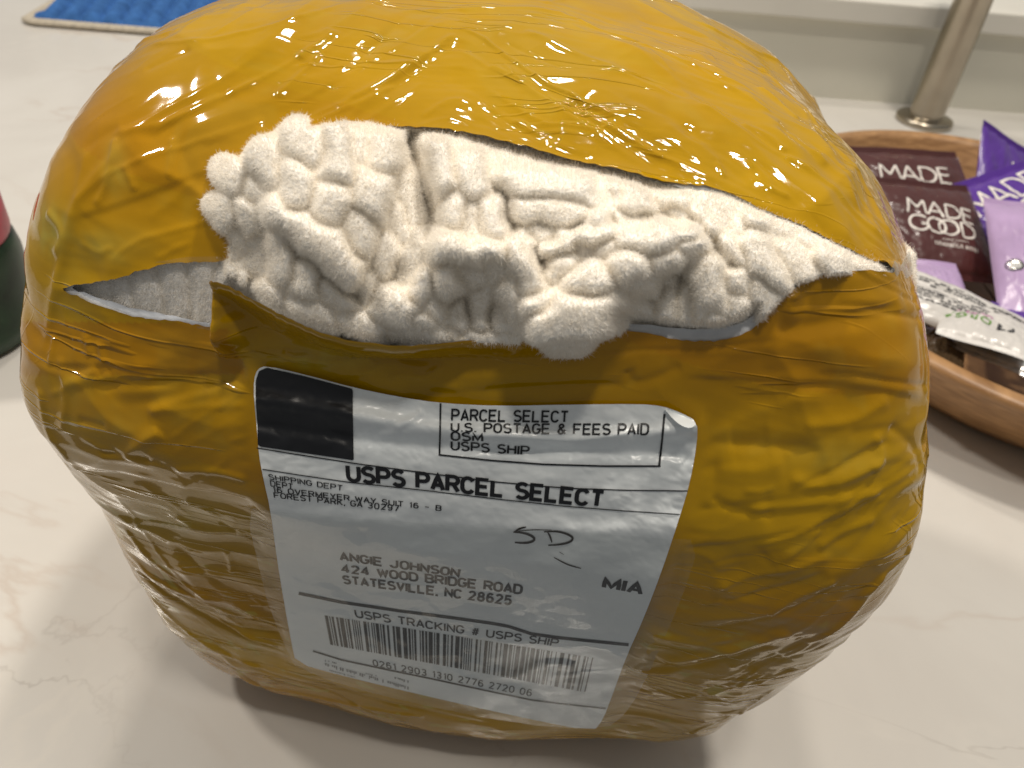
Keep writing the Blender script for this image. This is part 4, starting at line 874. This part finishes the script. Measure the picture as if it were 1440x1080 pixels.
class Pack:
    def __init__(s, name, label, mat, TLc, TRc, BLc, thick=1.0, group='snack packets in the bowl', seal='y', seed=0, seal_mat=None):
        a, b, c = [(at(*[np.float64(q) for q in p]) if len(p) == 3 else at_z(np.float64(p[0]), np.float64(p[1]), p[2])) for p in (TLc, TRc, BLc)]
        X = b-a; s.w = np.linalg.norm(X); X /= s.w; Y = a-c; s.h = np.linalg.norm(Y); Y -= X*(Y@X); Y /= np.linalg.norm(Y); Z = np.cross(X, Y)
        s.h -= 1.1*(seal == 'y'); s.w -= 1.1*(seal == 'x'); s.O = (b+c)/2; s.X, s.Y, s.Z = X, Y, Z; s.t = thick; s.seal = seal; s.seed = seed
        s.root = empty(name, label, 'snack packet', s.O-np.array([0, 0, 1.]), group)
        n = 56; uu = np.linspace(-1, 1, n); Ug, Vg = np.meshgrid(uu, uu)
        for sgn in (1, -1):
            F = grid_faces(n, n); F = F if sgn > 0 else F[:, ::-1]
            child('wrapper' if sgn > 0 else 'wrapper_back', s.pos(Ug.ravel(), Vg.ravel(), sgn), F, mat, s.root)
        # crimped end seals
        for e in (1, -1):
            q = np.linspace(-1, 1, 90); V = []
            for i, r_ in enumerate(np.linspace(0, 1, 16)):
                off = .55*r_; zig = .05*np.abs(((np.arange(90)) % 2)-.5)*(r_ > .99)
                crimp = .045*np.sin(r_*np.pi*5)
                if seal == 'y': P = s.O+np.outer(q*s.w/2*(.985), X)+np.outer(np.full(90, e*(s.h/2+off))+e*zig, Y)+np.outer(np.full(90, crimp)+s.bend(q, e), Z)
                else: P = s.O+np.outer(q*s.h/2*.985, Y)+np.outer(np.full(90, e*(s.w/2+off))+e*zig, X)+np.outer(np.full(90, crimp)+s.bend(q, e), Z)
                V.append(P)
            child('end_seal', np.vstack(V), grid_faces(16, 90), seal_mat or mat, s.root)
    def bend(s, q, e): return .05*np.sin(q*3+s.seed+e)
    def pos(s, u, v, sgn=1, lift=0.):
        a, b = (v, u) if s.seal == 'y' else (u, v)
        end = np.clip(1-np.abs(a)**2.6, 0, 1)**.62; side = np.clip(1-np.abs(b)**3.2, 0, 1)**.6
        q = np.stack([u*1.6+s.seed*3, v*1.6, np.full(u.shape, sgn*1.)], -1)
        cr = noise(q, 1.3, 61)*.20+.16*np.abs(noise(q*np.array([2.2, 2.2, 1]), 1.5, 62))-.08*np.abs(noise(q*np.array([4, 2.2, 1]), 1.9, 63)); cr = cr*end
        z = sgn*(s.t/2*end*side+cr*side*.8+lift)
        z = z+(s.bend(b, np.sign(a)))*np.abs(a)**3
        rip = .03*np.sin(b*16+s.seed)*np.abs(a)**5*sgn
        return s.O+np.outer(u*s.w/2*(1-.0*z), s.X)+np.outer(v*s.h/2, s.Y)+np.outer(z+rip, s.Z)
    def decal(s, name, V, F, mat, lift=.02):
        """V in packet cm from the packet's centre"""
        return child(name, s.pos(V[:, 0]*2/s.w, V[:, 1]*2/s.h, 1, lift), F, mat, s.root, False)
    def text(s, txt, x, y, w, h, mat, rot=0, bold=.01, name='printed_text'):
        V, F = text_flat(txt, bold); V = (V-.5)*[w, h]; c_, s_ = math.cos(rot), math.sin(rot)
        V = V@np.array([[c_, s_], [-s_, c_]])+[x, y]; return s.decal(name, V, F, mat)
    def strokes(s, strokes, x, y, sc, wid, mat, rot=0, sx=1.0):
        c_, s_ = math.cos(rot), math.sin(rot); VV, FF, n0 = [], [], 0
        for st in strokes:
            p = (np.array(st, float)*[sx, 1])*sc; V, F = stroke_px(p, wid, .08)
            V = V@np.array([[c_, s_], [-s_, c_]])+[x, y]; VV.append(V); FF.append(F+n0); n0 += len(V)
        return s.decal('printed_logo', np.vstack(VV), np.vstack(FF), mat)
def arc(cx, cy, rx, ry, a0, a1, n=18): return [(cx+rx*math.cos(a), cy+ry*math.sin(a)) for a in np.radians(np.linspace(a0, a1, n))]
def made(x=0): return [[(x,0),(x+.06,1),(x+.48,.35),(x+.88,1),(x+.96,0)], [(x+1.05,0),(x+1.48,1),(x+1.9,0)], [(x+1.2,.3),(x+1.76,.3)], [(x+2.08,0),(x+2.08,1),(x+2.35,1)]+arc(x+2.35,.5,.48,.5,90,-90)+[(x+2.08,0)], [(x+3.55,1),(x+3.0,1),(x+3.0,0),(x+3.55,0)], [(x+3.0,.5),(x+3.48,.5)]]
def good(x=0): return [arc(x+.5,.5,.5,.5,45,330,26)+[(x+.96,.45),(x+.62,.45)], arc(x+1.42,.5,.5,.5,0,360,32), arc(x+2.06,.5,.5,.5,0,360,32), [(x+2.75,0),(x+2.75,1),(x+2.98,1)]+arc(x+2.98,.5,.52,.5,90,-90)+[(x+2.75,0)]]
def logo(pk, x, y, wcm, mat, rot=0, wid=.13, second=True):
    sc = wcm/3.55
    pk.strokes(made(), x, y, sc, wid, mat, rot); 
    if second: pk.strokes(good(), x+.02*sc+1.18*sc*math.sin(rot), y-1.18*sc*math.cos(rot), sc, wid, mat, rot)
p1 = Pack('snack_packet', 'maroon snack packet standing at the back, half hidden by another maroon one', PM['maroon'], (1198,206,60), (1352,214,60.5), (1216,330,56), 1.2, seed=1)
logo(p1, -2.6, .55, 5.2, PM['print_w'], -.02, .16)
p2 = Pack('snack_packet', 'maroon granola snack packet in front with its full logo showing', PM['maroon'], (1236,250,56), (1374,263,56.5), (1246,385,51.5), 1.3, seed=2)
logo(p2, -1.95, .75, 4.5, PM['print_w'], -.13, .15)
p2.text('ORGANIC', .75, -1.55, 1.7, .14, PM['print_w'], -.13, 0); p2.text('GRANOLA BITES', .75, -1.98, 2.9, .27, PM['print_w'], -.15, .01)
p3 = Pack('snack_packet', 'bright purple snack packet leaning on the far rim of the bowl', PM['purple'], (1412,196,62), (1478,240,63.5), (1330,320,57), 1.1, seed=3)
logo(p3, .9, -1.9, 5.0, PM['print_w'], 1.4, .17)
p4 = Pack('snack_packet', 'purple snack packet between the maroon one and the lilac one', PM['purple'], (1372,268,57), (1500,226,58.5), (1362,405,52.5), 1.2, seed=4)
logo(p4, -2.75, 1.05, 6.4, PM['print_w'], .12, .21)
p5 = Pack('snack_packet', 'pale lilac snack packet with a small round seal near the right edge', PM['lilac'], (1420,285,53), (1540,300,52), (1362,445,47), 1.6, seed=5)
p5.text('Baking', -.2, .4, 2.3, .35, PM['print_p'], .95, .01); p5.text('pull here', .95, -.6, 2.2, .3, PM['print_p'], .95, .01)
ang_ = np.linspace(0, 2*np.pi, 25)[:-1]
def disc(r_): V = np.vstack([[0, 0], np.stack([r_*np.cos(ang_), r_*np.sin(ang_)], -1)]); return V, np.array([(0, i+1, (i+1) % 24+1) for i in range(24)])
V, F = disc(.5); p5.decal('round_seal', V+[-1.55, -1.35], F, PM['print_k'], .02); V, F = disc(.36); p5.decal('seal_face', V+[-1.55, -1.35], F, PM['silver'], .035)
p6 = Pack('snack_packet', 'lilac snack packet lying under the maroon ones beside the parcel', PM['lilac'], (1262,362,50), (1352,372,49.5), (1268,440,46), 1.0, seed=6)
p7 = Pack('snack_packet', 'long white snack bar wrapper covered in small dark print', PM['white'], (1255,366,45), (1470,462,43.5), (1250,430,42.8), 1.1, seal='x', seed=7)
for r_ in range(9):
    y = .95-.2*r_; 
    if r_ == 3: continue
    rt = np.random.default_rng(70+r_); xx = -p7.w/2*.82; V, F = [], []
    while xx < p7.w/2*.9:
        wv = rt.uniform(.12, .5)
        if rt.random() > .12: V += [(xx, y), (xx+wv*.85, y), (xx+wv*.85, y+.1), (xx, y+.1)]; n0 = len(V)-4; F.append([n0, n0+1, n0+2, n0+3])
        xx += wv
    p7.decal('fine_print', np.array(V), np.array(F), PM['print_k'])
p8 = Pack('snack_packet', 'white snack packet printed ORGA in green upside down near the bowl rim', PM['white'], (1452,510,6.2,'z'), (1318,468,6.0,'z'), (1452,455,5.6,'z'), 1.0, seed=8)
p8.text('ORGA', 1.05, .45, 2.3, .55, PM['print_g'], 0, .02); p8.text('WELO', .9, -.3, 2.1, .45, PM['print_m'], 0, .02)
V = np.array([(-1.2,.15),(-.4,.2),(-.4,.85),(-1.2,.8)]); p8.decal('logo_block', V, np.array([[0,1,2,3]]), PM['print_k'])
p9 = Pack('snack_packet', 'crinkled silver wrapper with a magenta corner against the bowl rim', PM['silver'], (1342,488,5.0,'z'), (1485,550,5.2,'z'), (1366,446,4.3,'z'), 1.0, seed=9)
V = np.array([(.6,-.2),(1.6,.4),(1.5,-.7)]); p9.decal('magenta_corner', V, np.array([[0,1,2]]), PM['magenta'])
p10 = Pack('snack_packet', 'plain brown wrapper low in the bowl beside the parcel', PM['brown'], (1288,448,4.6,'z'), (1348,466,4.6,'z'), (1300,520,4.6,'z'), .6, seed=10)
p11 = Pack('snack_packet', 'dark purple snack packet lying between the lilac packet and the white bar', PM['purple'], (1392,424,47.5), (1510,446,46.5), (1398,486,45), 1.1, seed=11)
